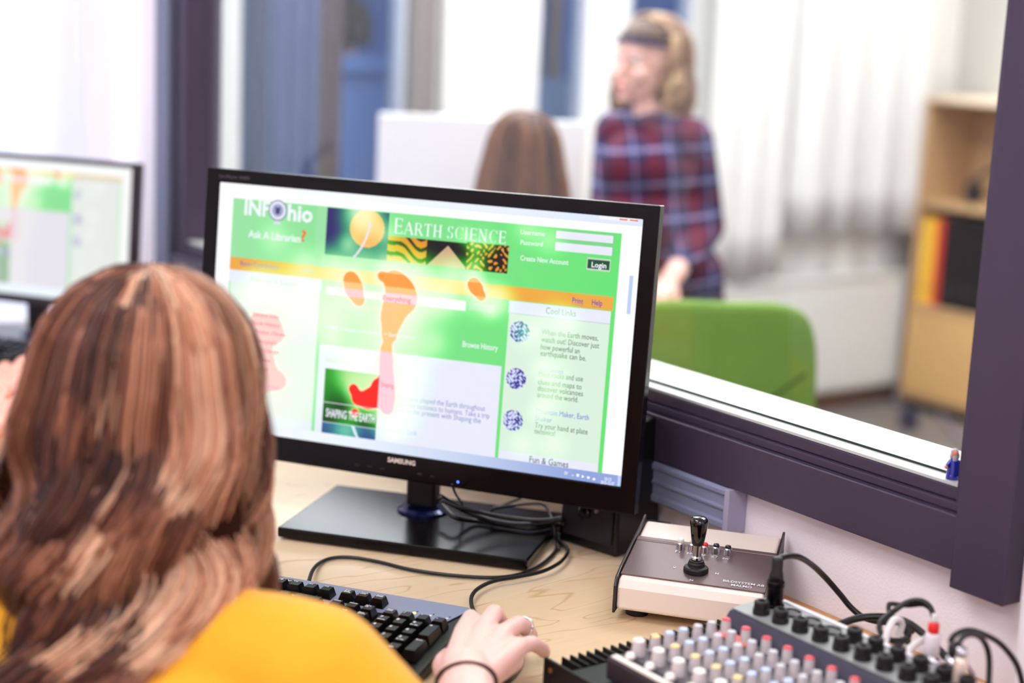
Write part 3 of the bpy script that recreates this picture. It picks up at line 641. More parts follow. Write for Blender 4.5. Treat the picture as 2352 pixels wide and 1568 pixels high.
# a small roman lettering of straight and round strokes: thick stems, thin bars, serifs
ROM = {'E': (.62, [('s', .14, 0, 1), ('b', .08, .6, 0), ('b', .08, .52, .5), ('b', .08, .58, 1), ('v', .58, 0, .2), ('v', .56, .8, 1), ('v', .5, .4, .6)]), 'A': (.78, [('d', .04, 0, .38, 1, .04), ('d', .38, 1, .72, 0, .12), ('b', .18, .58, .36), ('f', .04), ('f', .70)]),
       'R': (.72, [('s', .14, 0, 1), ('a', .36, .75, .22, .25, -90, 90), ('b', .14, .38, 1), ('b', .14, .38, .5), ('d', .38, .5, .68, 0, .12), ('f', .14), ('f', .68)]), 'T': (.68, [('s', .34, 0, 1), ('b', .04, .64, 1), ('v', .05, .8, 1), ('v', .63, .8, 1), ('f', .34)]),
       'H': (.78, [('s', .14, 0, 1), ('s', .62, 0, 1), ('b', .14, .62, .5), ('f', .14), ('f', .62), ('F', .14), ('F', .62)]), 'S': (.56, [('a', .28, .75, .20, .25, 20, 270), ('a', .28, .26, .22, .26, -160, 90), ('v', .47, .8, 1), ('v', .06, 0, .22)]),
       'C': (.70, [('a', .40, .5, .34, .5, 45, 315), ('v', .66, .72, 1)]), 'I': (.34, [('s', .17, 0, 1), ('f', .17), ('F', .17)]), 'N': (.80, [('t', .14, 0, 1), ('t', .64, 0, 1), ('d', .12, 1, .66, 0, .12), ('f', .14), ('F', .10), ('F', .64)])}
def roman(ch, x, z, s):
    V = []; F = []
    def q(p): n = len(V); V.extend([(x+a*s, z+b*s) for a, b in p]); F.append((n, n+1, n+2, n+3))
    for o in ROM[ch][1]:
        if o[0] == 's': q([(o[1]-.065, o[2]), (o[1]+.065, o[2]), (o[1]+.065, o[3]), (o[1]-.065, o[3])])
        elif o[0] == 't': q([(o[1]-.025, o[2]), (o[1]+.025, o[2]), (o[1]+.025, o[3]), (o[1]-.025, o[3])])
        elif o[0] == 'b': c = min(max(o[3], .025), .975); q([(o[1], c-.025), (o[2], c-.025), (o[2], c+.025), (o[1], c+.025)])
        elif o[0] == 'v': q([(o[1]-.02, o[2]), (o[1]+.025, o[2]), (o[1]+.025, o[3]), (o[1]-.02, o[3])])
        elif o[0] == 'd': w = o[5]/2+.01; q([(o[1]-w, o[2]), (o[1]+w, o[2]), (o[3]+w, o[4]), (o[3]-w, o[4])])
        elif o[0] in 'fF': c = .02 if o[0] == 'f' else .98; q([(o[1]-.13, c-.02), (o[1]+.13, c-.02), (o[1]+.13, c+.02), (o[1]-.13, c+.02)])
        else:
            _, cx, cz, rx, rz, a0, a1 = o; N = 16
            for k in range(N):
                A0, A1 = [math.radians(a0+(a1-a0)*(k+j)/N) for j in (0, 1)]
                q([(cx+(rx-w_)*math.cos(A_), cz+(rz-.02)*math.sin(A_)) if inn else (cx+(rx+.02)*math.cos(A_), cz+rz*math.sin(A_)) for A_, inn, w_ in ((A0, 1, .02+.08*abs(math.cos(A0))), (A1, 1, .02+.08*abs(math.cos(A1))), (A1, 0, 0), (A0, 0, 0))])
    return V, F
def title(w, h):
    V = []; F = []; x = 0
    def put(txt, s):
        nonlocal x
        for c in txt:
            v, f = roman(c, x, 0, s); n = len(V); V.extend(v); F.extend([tuple(i+n for i in g) for g in f]); x += (ROM[c][0]+.10)*s
    put('E', 1.25); put('ARTH', 1); x += .3; put('SCIENCE', 1)
    V = np.array(V); (u0, v0), (u1, v1) = uvp(906, 534), uvp(1168, 559); V[:, 0] *= (u1-u0)*w/x; V[:, 1] *= .056*h*.85
    V[:, 0] += (u0-.5)*w; V[:, 1] += (.5-.138)*h
    return V, F

def monitor(name, label, w, h, bt, bs, bb, col, M, tilt, stand_h, base, nx, ny, fn, texts, full):
    m = thing(name, label, 'monitor'); m.matrix_world = M                          # origin at base centre on the desk, -y towards the user
    bw, bd, ang = base
    R = Matrix.Rotation(ang, 4, 'Z')
    MB().box(-bw/2, bw/2, -bd/2, bd/2, .003, .015, M=R).build('base', gloss_b if full else mat('base_gloss', (.10, .10, .13), .15), m, bevel=.002)
    MB().box(-bw/2+.02, bw/2-.02, -bd/2+.02, bd/2-.02, 0, .003, M=R).build('base_pad', rubber, m)
    py = stand_h[1]
    MB().lathe([(.031, .0152), (.031, .018), (.026, .021)], 40, M=Matrix.Translation((stand_h[2], py, 0))).build('swivel_ring', mat('blue_black_gloss', (.08, .12, .30), .12, .4), m, smooth=False)
    MB().box(-.0185, .0185, -.013, .013, .021, stand_h[0], M=Matrix.Translation((stand_h[2], py, 0))).build('pole', black_pl, m, bevel=.006, seg=4)
    # head: everything tilted about the screen centre
    hd = bpy.data.objects.new('display', None)
    C.objects.link(hd); hd.parent = m; hd.location = (0, 0, stand_h[3]); hd.rotation_euler = (-tilt, 0, 0)
    T_ = Matrix.Translation((0, 0, stand_h[3])) @ Matrix.Rotation(-tilt, 4, 'X')
    bpy.data.objects.remove(hd)
    def place(o): o.matrix_local = T_; return o
    x0, x1, z0, z1 = -w/2-bs, w/2+bs, -h/2-bb, h/2+bt
    bz = MB(); fy, by = -.0012, .017
    out = [(x0, z0), (x1, z0), (x1, z1), (x0, z1)]; inn = [(-w/2, -h/2), (w/2, -h/2), (w/2, h/2), (-w/2, h/2)]
    V_ = [(x, fy, z) for x, z in out]+[(x, fy, z) for x, z in inn]+[(x, .002, z) for x, z in inn]+[(x, by, z) for x, z in out]+[(x, by, z) for x, z in inn]
    F_ = []
    for i in range(4):
        j = (i+1) % 4; F_ += [(i, j, j+4, i+4), (i+4, j+4, j+8, i+8), (j, i, i+12, j+12), (i+12, j+12, j+16, i+16), (j+8, i+8, i+16, j+16)]
    bz.add(V_, F_); b = place(bz.build('bezel', gloss_b if full else col, m, bevel=.0012, seg=2))
    k = MB(); k.taper(x0+.012, x1-.012, -(z1-.012), -(z0+.012), .0, .022, .03, M=Matrix.Rotation(-PI/2, 4, 'X') @ Matrix.Translation((0, 0, .0172)))
    place(k.build('back_cover', black_pl, m, bevel=.003))
    s = place(screen('screen', m, w, h, nx, ny, fn, texts))
    if full:
        V2, F2 = title(w, h)
        return m, s, place, (V2, F2), b
    return m, s, place, None, b
gloss_b = mat('piano_black', (.025, .015, .025), .22, spec=.22)
ctr = Vector((.9955, 1.5515, .9857)); rr_ = Vector((.551, -.8345, 0)).normalized(); nn = Vector((.8345, .551, 0)).normalized()   # nn: away from the user
az = math.atan2(rr_.y, rr_.x)
M = Matrix.Translation((ctr.x, ctr.y, DZ)) @ Matrix.Rotation(az, 4, 'Z')
off = (Vector((1.014, 1.537, 0))-Vector((ctr.x, ctr.y, 0)))
mon, scr, place, ttl, bez = monitor('monitor', 'large black widescreen monitor showing the green earth science page', .5313, .2989, .0165, .0185, .030, None, M, math.radians(4.9), (.20, .040, .004, ctr.z-DZ), (.30, .19, 0), 620, 350, page, T, True)
# shift the base under its measured place
for c in mon.children:
    if c.name.startswith('base'): c.location = (off.dot(rr_), off.dot(nn), 0); c.rotation_euler = (0, 0, math.atan2(-.235, .19)-az)
V2, F2 = ttl
sm = scr.data; n = len(sm.vertices)
bm_ = bpy.data.meshes.new('t'); allv = [tuple(v.co) for v in sm.vertices]+[(x, -.0002, z) for x, z in V2]; allf = [tuple(p.vertices) for p in sm.polygons]+[tuple(i+n for i in f) for f in F2]
cols = np.empty(n*4, dtype=np.float32); sm.color_attributes['col'].data.foreach_get('color', cols); cols = np.concatenate([cols, np.tile([.9, .92, .97, 1], len(V2))])
# globe shaped letter O with a foot, and its state outline, in the page logo
def disc(cx, cy, r, n_=28, ry=1.): return [(cx+r*math.cos(2*PI*i/n_), cy+ry*r*math.sin(2*PI*i/n_)) for i in range(n_)]
def uxy(x, y): u, v = uvp(x, y); return (u-.5)*.5313, (.5-v)*.2989
lx, lz = uxy(638, 482); extra = []
for r_, c_, d_ in ((.0125, (.45, .48, .62), .0003), (.0112, (.88, .88, .95), .0004), (.0075, (.62, .64, .78), .0005)): extra.append((disc(lx, lz, r_), c_, d_))
extra.append(([(lx-.003, lz-.003), (lx, lz-.005), (lx+.003, lz-.003), (lx+.0035, lz+.0045), (lx, lz+.003), (lx-.003, lz+.0045)], (.30, .28, .50), .0006))
extra.append(([(lx-.006, lz-.0165), (lx+.006, lz-.0165), (lx+.002, lz-.0125), (lx-.002, lz-.0125)], (.86, .86, .93), .0005))
for poly, c_, d_ in extra:
    n = len(allv); allv += [(x, -d_, z) for x, z in poly]; allf.append(tuple(range(n, n+len(poly)))); cols = np.concatenate([cols, np.tile([*lin(c_), 1], len(poly))])
for i, px in enumerate((1327, 1339, 1351, 1364)):           # tray symbols
    x, z = uxy(px, 1090+i*3); a = .0016
    poly = [[(-a, -a), (a, -a), (a, a), (-a, a)], [(-a, -a), (-a*.4, -a), (a, 0), (-a*.4, a), (-a, a)], [(-a, -a*.6), (a, -a*.6), (a, a), (-a, a)], [(-a, -.5*a), (0, -a), (a, -a*.4), (a, a*.4), (0, a), (-a, .5*a)]][i]
    n = len(allv); allv += [(x+p, -.0003, z+q) for p, q in poly]; allf.append(tuple(range(n, n+len(poly)))); cols = np.concatenate([cols, np.tile([.95, .96, 1, 1], len(poly))])
nm = bpy.data.meshes.new('screen'); nm.from_pydata(allv, [], allf); at = nm.color_attributes.new('col', 'FLOAT_COLOR', 'POINT'); at.data.foreach_set('color', cols.astype(np.float32)); nm.materials.append(emis); scr.data = nm
# lettering on the bezel
def lettering(par, body, x, z, w_, mt, bold=.01, y=-.0016, hgt=None, name='lettering'):
    v, f = text_mesh(body, w_, hgt, bold); v = v-[(v[:, 0].max()+v[:, 0].min())/2, 0]
    return MB().add([(x+a, y, z+b_) for a, b_ in v], f).build(name, mt, par)
silver = mat('glowing_silver_print', (.86, .80, .76), .4, emit=.12)  # print given a faint glow of its own, though it is no lamp
dimp = mat('dim_print', (.30, .26, .32), .5)
def bzpt(x, y):                                            # pixel on the bezel plane -> local x,z
    Mi = (M @ Matrix.Translation((0, 0, ctr.z-DZ)) @ Matrix.Rotation(-math.radians(4.9), 4, 'X')).inverted(); o_ = Mi @ CAM; d_ = Mi.to_3x3() @ ray(x, y); t_ = -o_.y/d_.y; p = o_+d_*t_; return p.x, p.z
bx0, bz0 = bzpt(923, 1064); place(lettering(mon, 'SAMSUNG', bx0, bz0, .0355, silver, .03, name='brand_lettering'))
bx1, bz1 = bzpt(540, 410); place(lettering(mon, 'SyncMaster SA850', bx1, bz1, .042, dimp, .01, name='model_lettering'))
for body, px, py in (('MENU', 822, 1068), ('MAGIC', 851, 1072), ('AUTO', 879, 1077), ('SRC', 965, 1090), ('AUTO', 994, 1095)):
    q = bzpt(px, py); place(lettering(mon, body, q[0], q[1], .006, dimp, .01, name='button_lettering'))
q = bzpt(1053, 1106); place(MB().box(q[0]-.0011, q[0]+.0011, -.002, -.0013, q[1]-.0011, q[1]+.0011).build('power_light', mat('blue_led', (.25, .40, 1), .3, emit=4), mon))

# left monitor
rc = atd(313, 372, 2.72); az2 = math.atan2(-.8345, .551)+.02; w2, h2 = .42, .2363; r2 = Vector((math.cos(az2), math.sin(az2), 0)); n2_ = Vector((-r2.y, r2.x, 0))
c2 = rc-r2*(w2/2+.014); zc = rc.z-.012-h2/2
M2 = Matrix.Translation((c2.x, c2.y, DZ)) @ Matrix.Rotation(az2, 4, 'Z')
monitor('monitor', 'smaller black monitor at the left edge, its stand behind the blonde hair', w2, h2, .009, .013, .016, mat('dark_violet_bezel', (.14, .11, .16), .35), M2, math.radians(4.5), (.19, .035, 0, zc-DZ), (.24, .17, 0), 260, 146, page2, (), False)
# ---------------------------------------------------------------- keyboard
key_m = mat('key_black', (.03, .025, .03), .26, spec=.3); ink = mat('key_print', (.92, .92, .95), .5)
kbm = mat('silver_blue_deck', (.56, .58, .70), .35, .35)
kr = onz(1097, 1401, .7610); kd = Vector((.575, -.818, 0)).normalized(); az3 = math.atan2(kd.y, kd.x)
def keyboard(label, org, rz, printed):
    kb = thing('keyboard', label, 'keyboard', org, rz)
    # local x to the right, y away from the user; origin rear right corner on the desk
    Wd, Dp = .458, .172
    sl = lambda y: .010+.012*(y+Dp)/Dp                       # rises to the back
    m_ = MB(); m_.prism([(-Dp, .0), (0, 0), (0, .018), (-.004, .0215), (-Dp+.004, .0105), (-Dp, .008)], -Wd, 0, M=Matrix(((0, 1, 0, 0), (1, 0, 0, 0), (0, 0, 1, 0), (0, 0, 0, 1))))
    m_.build('case', black_pl, kb, bevel=.003, seg=3)
    p = MB(); zz = lambda y: .0105+.011*(y+Dp)/Dp+.0006
    pts = [(-Wd+.004, -.002), (-.008, -.002), (-.005, -.006), (-.0190, -.046), (-Wd+.004, -.046)]
    n = len(pts); p.add([(x, y, zz(y)) for x, y in pts]+[(x, y, zz(y)+.0012) for x, y in pts], [tuple(range(n)), tuple(range(n, 2*n))]+[(i, (i+1) % n, (i+1) % n+n, i+n) for i in range(n)])
    p.build('top_panel', kbm, kb, bevel=.0004)
    U = .0173
    def key(x, y, w_=1., d_=1., top='', sub='', kind=None):
        k = MB(); a = w_*U/2-.0008; b = d_*U/2-.0008; z0 = zz(y)+.0005; z1 = z0+.0095; ia, ib = .0030, .0026
        k.add([(-a, -b, 0), (a, -b, 0), (a, b, 0), (-a, b, 0), (-a+ia, -b+ib, .0095), (a-ia, -b+ib, .0095), (a-ia, b-.0016, .0095), (-a+ia, b-.0016, .0095)],
              [(3, 2, 1, 0), (4, 5, 6, 7), (0, 1, 5, 4), (1, 2, 6, 5), (2, 3, 7, 6), (3, 0, 4, 7)], 0, Matrix.Translation((0, 0, 0)))
        if printed:
            rows = [t for t in top.split('\n') if t]; hh = .0042 if len(rows) == 1 and len(top) < 3 else .0023
            for i, t in enumerate(rows):
                v, f = text_mesh(t, None, hh, .035)
                if len(v): k.add([(-a+ia+.0008+p_[0], b-.0022-hh-i*.0026+p_[1], .0097) for p_ in v], f, 1)
            if sub:
                v, f = text_mesh(sub, None, .0022, .035); k.add([(-a+ia+.0008+p_[0], -b+ib+.001+p_[1], .0097) for p_ in v], f, 1)
        return k.build('key', [key_m, ink], kb, bevel=0, loc=(x, y, z0))
    xr = -.010                                                # right edge of the number pad
    yF, y1 = -.0315, -.0585
    row = lambda r: y1-r*U
    X = lambda c: xr-U/2-c*U                                   # column counted from the right
    for c, t in ((3, 'Num\nLock'), (2, '/'), (1, '*'), (0, '-')): key(X(c), row(0), top=t)
    for r, L in ((1, ('7', '8', '9')), (2, ('4', '5', '6')), (3, ('1', '2', '3'))):
        for c, t in zip((3, 2, 1), L): key(X(c), row(r), top=t, sub={'7': 'Home', '9': 'Pg Up', '1': 'End', '3': 'Pg Dn'}.get(t, ''))
    key(X(2.5), row(4), 2, top='0', sub='Ins'); key(X(1), row(4), top='.', sub='Del'); key(X(0), row(1.5), 1, 2, top='+'); key(X(0), row(3.5), 1, 2, top='Enter')
    xo = 4.35
    for r, L in ((0, ('Insert', 'Home', 'Page\nUp')), (1, ('Delete', 'End', 'Page\nDown'))):
        for c, t in zip((2, 1, 0), L): key(X(xo+c), row(r), top=t)
    key(X(xo+1), row(3), top='^')
    for c, t in zip((2, 1, 0), '<v>'): key(X(xo+c), row(4), top=t)
    for c, t in zip((2, 1, 0), ('Print\nScrn\nSysRq', 'Scroll\nLock', 'Pause\nBreak')): key(X(xo+c), yF, top=t)
    xm = xo+3.35
    for g in range(3):
        for i in range(4): key(X(xm+g*4.55+3-i), yF, top='F%d' % (12-g*4-3+i))
    key(X(xm+14), yF, top='Esc')
    key(X(xm+.5), row(0), 2)
    for c in range(13): key(X(xm+2+c), row(0))
    key(X(xm+.25), row(1), 1.5)
    for c in range(12): key(X(xm+1.5+c), row(1))
    key(X(xm+13.75), row(1), 1.5)
    key(X(xm+.6), row(2), 2.2)
    for c in range(11): key(X(xm+2.2+c), row(2))
    key(X(xm+13.6), row(2), 1.8)
    key(X(xm+.9), row(3), 2.8)
    for c in range(10): key(X(xm+2.8+c), row(3))
    key(X(xm+13.4), row(3), 2.2)
    for a, w_ in ((.2, 1.4), (1.6, 1.4), (3.0, 1.4), (6.8, 6.2), (10.6, 1.4), (12.0, 1.4), (13.6, 1.8)): key(X(xm+a), row(4), w_)
    for i, c in enumerate((2.05, 1.05, .05)):
        x = X(c); b = MB(); b.lathe([(.0018, 0), (.0018, .0006)], 12, M=Matrix.Translation((x, -.0355, zz(-.0355)+.0012)))
        b.build('lock_light', mat('amber_led', (1, .8, .4), .3, emit=3) if i == 0 else white_pl, kb)
        MB().box(x+.0012, x+.0022, -.0318, -.0295, zz(-.030)+.0012, zz(-.030)+.0015).build('lock_symbol', black_pl, kb)
    if printed:
        x = X(xm+3.05); y = -.0110
        MB().lathe([(.0075, 0), (.0075, .0007)], 24, M=Matrix.Translation((x, y, zz(y)+.0010)) @ Matrix.Diagonal((1, .62, 1, 1))).build('badge', black_pl, kb)
        v, f = text_mesh('hp', None, .0050, .01, shear=.3); v = v-[(v[:, 0].max())/2, 0]
        MB().add([(x+p_[0], y-.0018+p_[1], zz(y)+.0020) for p_ in v], f).build('badge_lettering', silver, kb)
    return kb
keyboard('black keyboard with a silver blue top panel under the girl\'s right hand', (kr.x, kr.y, DZ), az3, True)
lk = onz(150, 815, .745)
keyboard('black keyboard in front of the smaller left monitor', (lk.x+.02, lk.y-.03, DZ), az3, False)

# ---------------------------------------------------------------- cables on the desk
cab = mat('black_cable', (.05, .04, .05), .4)
def cable(name, pts, z, r, label, mt=cab, zs=None):
    P = [onz(x, y, (zs[i] if zs else z)) for i, (x, y) in enumerate(pts)]
    o = MB().tube(P, r, 10, smooth=8).build(name, mt, smooth=True); return tag(o, label, 'cable')
cable('keyboard_cable', [(709, 1336), (718, 1310), (735, 1292), (765, 1281), (810, 1280), (870, 1290), (940, 1307), (1030, 1320), (1130, 1326), (1195, 1318), (1240, 1298), (1270, 1272), (1281, 1250), (1278, 1225), (1276, 1205)], .7432, .0022,
      'black keyboard cable looping across the desk in front of the monitor base', zs=[.758, .750]+[.7432]*13)
cable('mouse_cable', [(1092, 1408), (1083, 1390), (1084, 1368), (1100, 1350), (1135, 1334), (1190, 1324), (1245, 1312), (1285, 1292), (1303, 1270), (1300, 1255), (1284, 1240), (1290, 1216)], .7476, .0022, 'black mouse cable curling from the keyboard corner towards the small speaker')
cable('monitor_cable', [(1010, 1140), (1035, 1155), (1060, 1168), (1100, 1186), (1145, 1200), (1200, 1206), (1250, 1200), (1292, 1190)], .762, .0036, 'thick black monitor cable sagging from the pole to the speaker', zs=[.80, .79, .78, .77, .762, .762, .765, .77])
cable('power_cable', [(1015, 1160), (1045, 1188), (1090, 1196), (1150, 1204), (1215, 1213), (1275, 1205), (1295, 1203)], .7595, .0030, 'black power cable lying lowest on the monitor base behind the pole', zs=[.775, .77, .7595, .7595, .7595, .7595, .765])
cable('speaker_cable', [(1015, 1148), (1060, 1166), (1120, 1180), (1180, 1190), (1240, 1195), (1292, 1189)], .768, .0025, 'thinner black cable running above the power cable behind the monitor', zs=[.80, .79, .78, .775, .775, .78])
cable('thin_cable', [(1133, 1186), (1131, 1170), (1165, 1162), (1225, 1156), (1250, 1160), (1262, 1178), (1270, 1200), (1276, 1235), (1284, 1262)], .765, .0017, 'thin black cable arching under the monitor next to the speaker', zs=[.76, .77, .775, .775, .775, .77, .765, .75, .744])
cable('cable_offcut', [(1131, 1168), (1160, 1158), (1196, 1144)], .770, .0016, 'short thin cable end pointing up under the monitor')
cable('thin_cable', [(1038, 1112), (1047, 1135), (1060, 1155), (1064, 1178)], .765, .0014, 'thin grey black cable hanging right beside the monitor pole', zs=[.82, .80, .78, .76])

# ---------------------------------------------------------------- small speaker
sc_ = onz(1376, 1258, DZ); fl_ = onz(1280, 1240, DZ); fr_ = onz(1415, 1282, DZ); u_ = (fr_-fl_).normalized(); azs = math.atan2(u_.y, u_.x)
sp = thing('desktop_speaker', 'small black desktop speaker half hidden behind the monitor corner', 'speaker', (fl_.x, fl_.y, DZ), azs)
MB().taper(0, .088, 0, .085, 0, .155, .006).build('cabinet', mat('speaker_black', (.055, .045, .06), .3), sp, bevel=.004, seg=3)
MB().box(.008, .080, -.0015, .002, .012, .062).build('grille', mat('speaker_mesh', (.10, .08, .11), .6, bump=.6, bscale=1500), sp, bevel=.001)
MB().box(.006, .030, -.0030, .003, .0665, .082).box(.054, .080, -.0030, .003, .0665, .086).build('reflection_plate', mat('mauve_reflection', (.55, .43, .50), .25, .3), sp, bevel=.002)  # pinkish reflections on the cabinet, built as two pale plates
MB().lathe([(.014, 0), (.014, .006), (.010, .010)], 24, M=Matrix.Translation((.041, -.0005, .070)) @ Matrix.Rotation(PI/2, 4, 'X')).build('volume_knob', gloss_black, sp)
MB().lathe([(.008, 0), (.008, .004), (.006, .005)], 24, M=Matrix.Translation((.041, -.0015, .045)) @ Matrix.Rotation(PI/2, 4, 'X')).build('tweeter', gloss_black, sp)
MB().lathe([(.0022, 0), (.0022, .003)], 12, M=Matrix.Translation((.058, -.0015, .050)) @ Matrix.Rotation(PI/2, 4, 'X')).build('power_light', mat('mauve_dot', (.6, .5, .7), .3), sp)
tag(MB().tube([onz(1462, 1230, .79), onz(1475, 1207, .80), onz(1490, 1196, .80), onz(1560, 1205, .752), onz(1600, 1200, .745)], .0018, 8).build('speaker_lead', mat('dark_teal_cable', (.10, .14, .20), .4), smooth=True), 'thin dark lead from the speaker passing behind the joystick box', 'cable')
for k, (px, py, w_) in enumerate(((1645, 1213, .018), (1685, 1219, .014))):
    p_ = onz(px, py, DZ+.028)
    tag(MB().box(-w_, w_, -.014, .014, 0, .030).box(-w_*.5, w_*.5, -.006, .006, .030, .034).build('adapter_plug', white_pl, bevel=.003, loc=(p_.x, p_.y, DZ)), ['white adapter plug just behind the joystick box', 'smaller white plug behind the right half of the joystick box'][k], 'plug')

# ---------------------------------------------------------------- joystick control box
cream = mat('cream_enamel', (.93, .87, .83), .4); brown = mat('taupe_brown_panel', (.44, .37, .37), .32, .25)
o_ = onz(1407, 1398, DZ+.012); d_ = Vector((.62, -.785, 0)).normalized(); azj = math.atan2(d_.y, d_.x)
o_.z = 0
jb = thing('joystick_controller', 'cream and brown camera control box with a black joystick', 'controller', (o_.x, o_.y, DZ), azj)
WJ, DJ = .156, .147
prof = [(0, .012), (DJ, .012), (DJ, .0655), (.024, .0475), (.006, .0435), (.0, .036)]
toM = Matrix(((0, 1, 0, 0), (1, 0, 0, 0), (0, 0, 1, 0), (0, 0, 0, 1)))     # prism x->local y, y->local x
MB().prism(prof, .003, WJ-.003, M=toM).build('housing', cream, jb, bevel=.004, seg=4)
sd = [(-.003, .009), (DJ+.004, .009), (DJ+.001, .0715), (DJ-.008, .0695), (.024, .052), (.003, .0465), (-.003, .038)]
for a, b_ in ((0, .0028), (WJ-.0028, WJ)): MB().prism(sd, a, b_, M=toM).build('side_panel', mat('dark_brown_panel', (.15, .11, .12), .35), jb, bevel=.0008)
for x in (.02, WJ-.02):
    for y in (.03, DJ-.03): MB().lathe([(.012, 0), (.012, .012)], 16, M=Matrix.Translation((x, y, 0))).build('foot', rubber, jb)
ztop = lambda y: .0475+(y-.024)*(.0655-.0475)/(DJ-.024)
ya, yb = .014, .103
pan = MB(); q_ = [(.0035, ya), (WJ-.0035, ya), (WJ-.0035, yb), (.0035, yb)]; zt = lambda y: ztop(y)+.0004 if y > .024 else .0435+(y-.006)*(.0475-.0435)/.018+.0005
pan.add([(x, y, zt(y)-.001) for x, y in q_]+[(x, y, zt(y)+.0012) for x, y in q_], [(0, 1, 2, 3), (4, 5, 6, 7), (0, 1, 5, 4), (1, 2, 6, 5), (2, 3, 7, 6), (3, 0, 4, 7)])
pan.build('control_panel', brown, jb, bevel=.0004)
MB().box(.0035, WJ-.0035, yb-.0095, yb-.009, ztop(yb)+.0009, ztop(yb)+.0017).build('panel_groove', mat('light_groove', (.62, .54, .54), .4), jb)
def jl(px, py, z=.052):                     # pixel -> local on the panel
    for _i in range(4): x_, y_ = jl0(px, py, z); z = ztop(y_)
    return x_, y_
def jl0(px, py, z):
    p = onz(px, py, DZ+z)-Vector((jb.location.x, jb.location.y, DZ)); return p.x*d_.x+p.y*d_.y, -(-p.x*d_.y+p.y*d_.x)*-1
c_ = jl(1598, 1314); jx, jy = c_[0], c_[1]
zj = ztop(jy)
J = Matrix.Translation((jx, jy, zj))
MB().lathe([(.0125, 0), (.0130, .0015), (.0130, .0045), (.0122, .0062), (.0088, .0070), (.0088, .0100), (.0080, .0112), (.0078, .0130), (.0050, .0142)], 40, M=J).build('boot', rubber, jb, bevel=.0004)
MB().lathe([(.0062, .0145), (.0062, .0165), (.0048, .018), (.0046, .030)], 32, M=J).build('shaft', chrome, jb)
MB().lathe([(.0045, .0290), (.0062, .0305), (.0078, .040), (.0092, .050), (.0096, .0545), (.0088, .0575), (.0060, .0595), (.0022, .0602)], 40, M=J).build('grip', gloss_black, jb, smooth=True)
white_btn = mat('white_button', (.95, .94, .92), .3); red_btn = mat('red_button', (.92, .14, .12), .3)
bxy = [jl(*p) for p in ((1563, 1264), (1590, 1266), (1618, 1271), (1644, 1273), (1671, 1277))]
for (x, y), m_ in zip(bxy, (white_btn, white_btn, red_btn, gloss_black, gloss_black)):
    z = ztop(y); f = MB().lathe([(.0050, 0), (.0050, .002), (.0042, .0085), (.0034, .0095)], 24, M=Matrix.Translation((x, y, z))).build('button_collar', chrome, jb)
    hgt = .0125 if m_ is not white_btn else .0145
    MB().lathe([(.0032, .0085), (.0034, hgt-.0015), (.0026, hgt), (.0008, hgt+.0004)], 24, M=Matrix.Translation((x, y, z))).build('button', m_, f, smooth=True)
def panel_text(body, px, py, w_, bold=.01, mt=ink, n_='panel_lettering'):
    x, y = jl(px, py, .0495); v, f = text_mesh(body, w_, None, bold); v = v-[(v[:, 0].max())/2, 0]
    MB().add([(x+a, y+b_, ztop(y+b_)+.0017) for a, b_ in v], f).build(n_, mt, jb)
for t_, px, py in (('FF', 1558, 1270), ('FN', 1585, 1275), ('AF', 1613, 1278), ('ZT', 1640, 1282), ('ZW', 1666, 1286)): panel_text(t_, px, py, .0072)
for t_, px, py in (('V', 1548, 1308), ('H', 1646, 1322), ('N', 1587, 1338)): panel_text(t_, px, py, .0034)
panel_text('BILDSYSTEM AB', 1707, 1345, .042, .003); panel_text('MALMÖ', 1702, 1352, .0210, .003)

# ---------------------------------------------------------------- finned amplifier under the mixer
am = thing('finned_amplifier', 'black amplifier with cooling fins under the mixing console', 'amplifier')
zA = .776
f0 = onz(1290, 1508, zA); f1 = onz(1690, 1412, zA); yE = f0.y
bm0 = mat('black_anodised', (.07, .055, .075), .4, .3)
MB().box(f0.x-.012, f1.x-.008, .45, yE-.028, .744, zA-.001).build('chassis', bm0, am, bevel=.001)
MB().box(f0.x-.016, f0.x-.0125, .45, yE+.006, .7415, zA+.001).build('front_panel', bm0, am, bevel=.0008)
for i in range(24):
    x = f0.x+i*.0096
    MB().prism([(yE-.0275, .745), (yE, .745), (yE, zA), (yE-.0275, zA)], x, x+.0018, M=toM).build('cooling_fin', mat('fin_black', (.045, .035, .045), .45, .3), am)
for (x, y) in ((f0.x+.03, yE-.06), (f0.x+.03, .5)): MB().lathe([(.01, .7402), (.01, .744)], 12, M=Matrix.Translation((x, y, 0))).build('foot', rubber, am)
p_ = onz(1199, 1517, .772); MB().lathe([(.0026, -.0005), (.0026, .0008), (.0012, .0012)], 16, M=Matrix.Translation((f0.x-.0162, yE-.005, .768)) @ Matrix.Rotation(-PI/2, 4, 'Y')).build('screw', mat('brass', (.72, .58, .34), .3, 1), am)
MB().lathe([(.0016, 0), (.0016, .0008)], 12, M=Matrix.Translation((f0.x+.022, yE-.045, zA-.001))).build('screw', MATS['brass'], am)

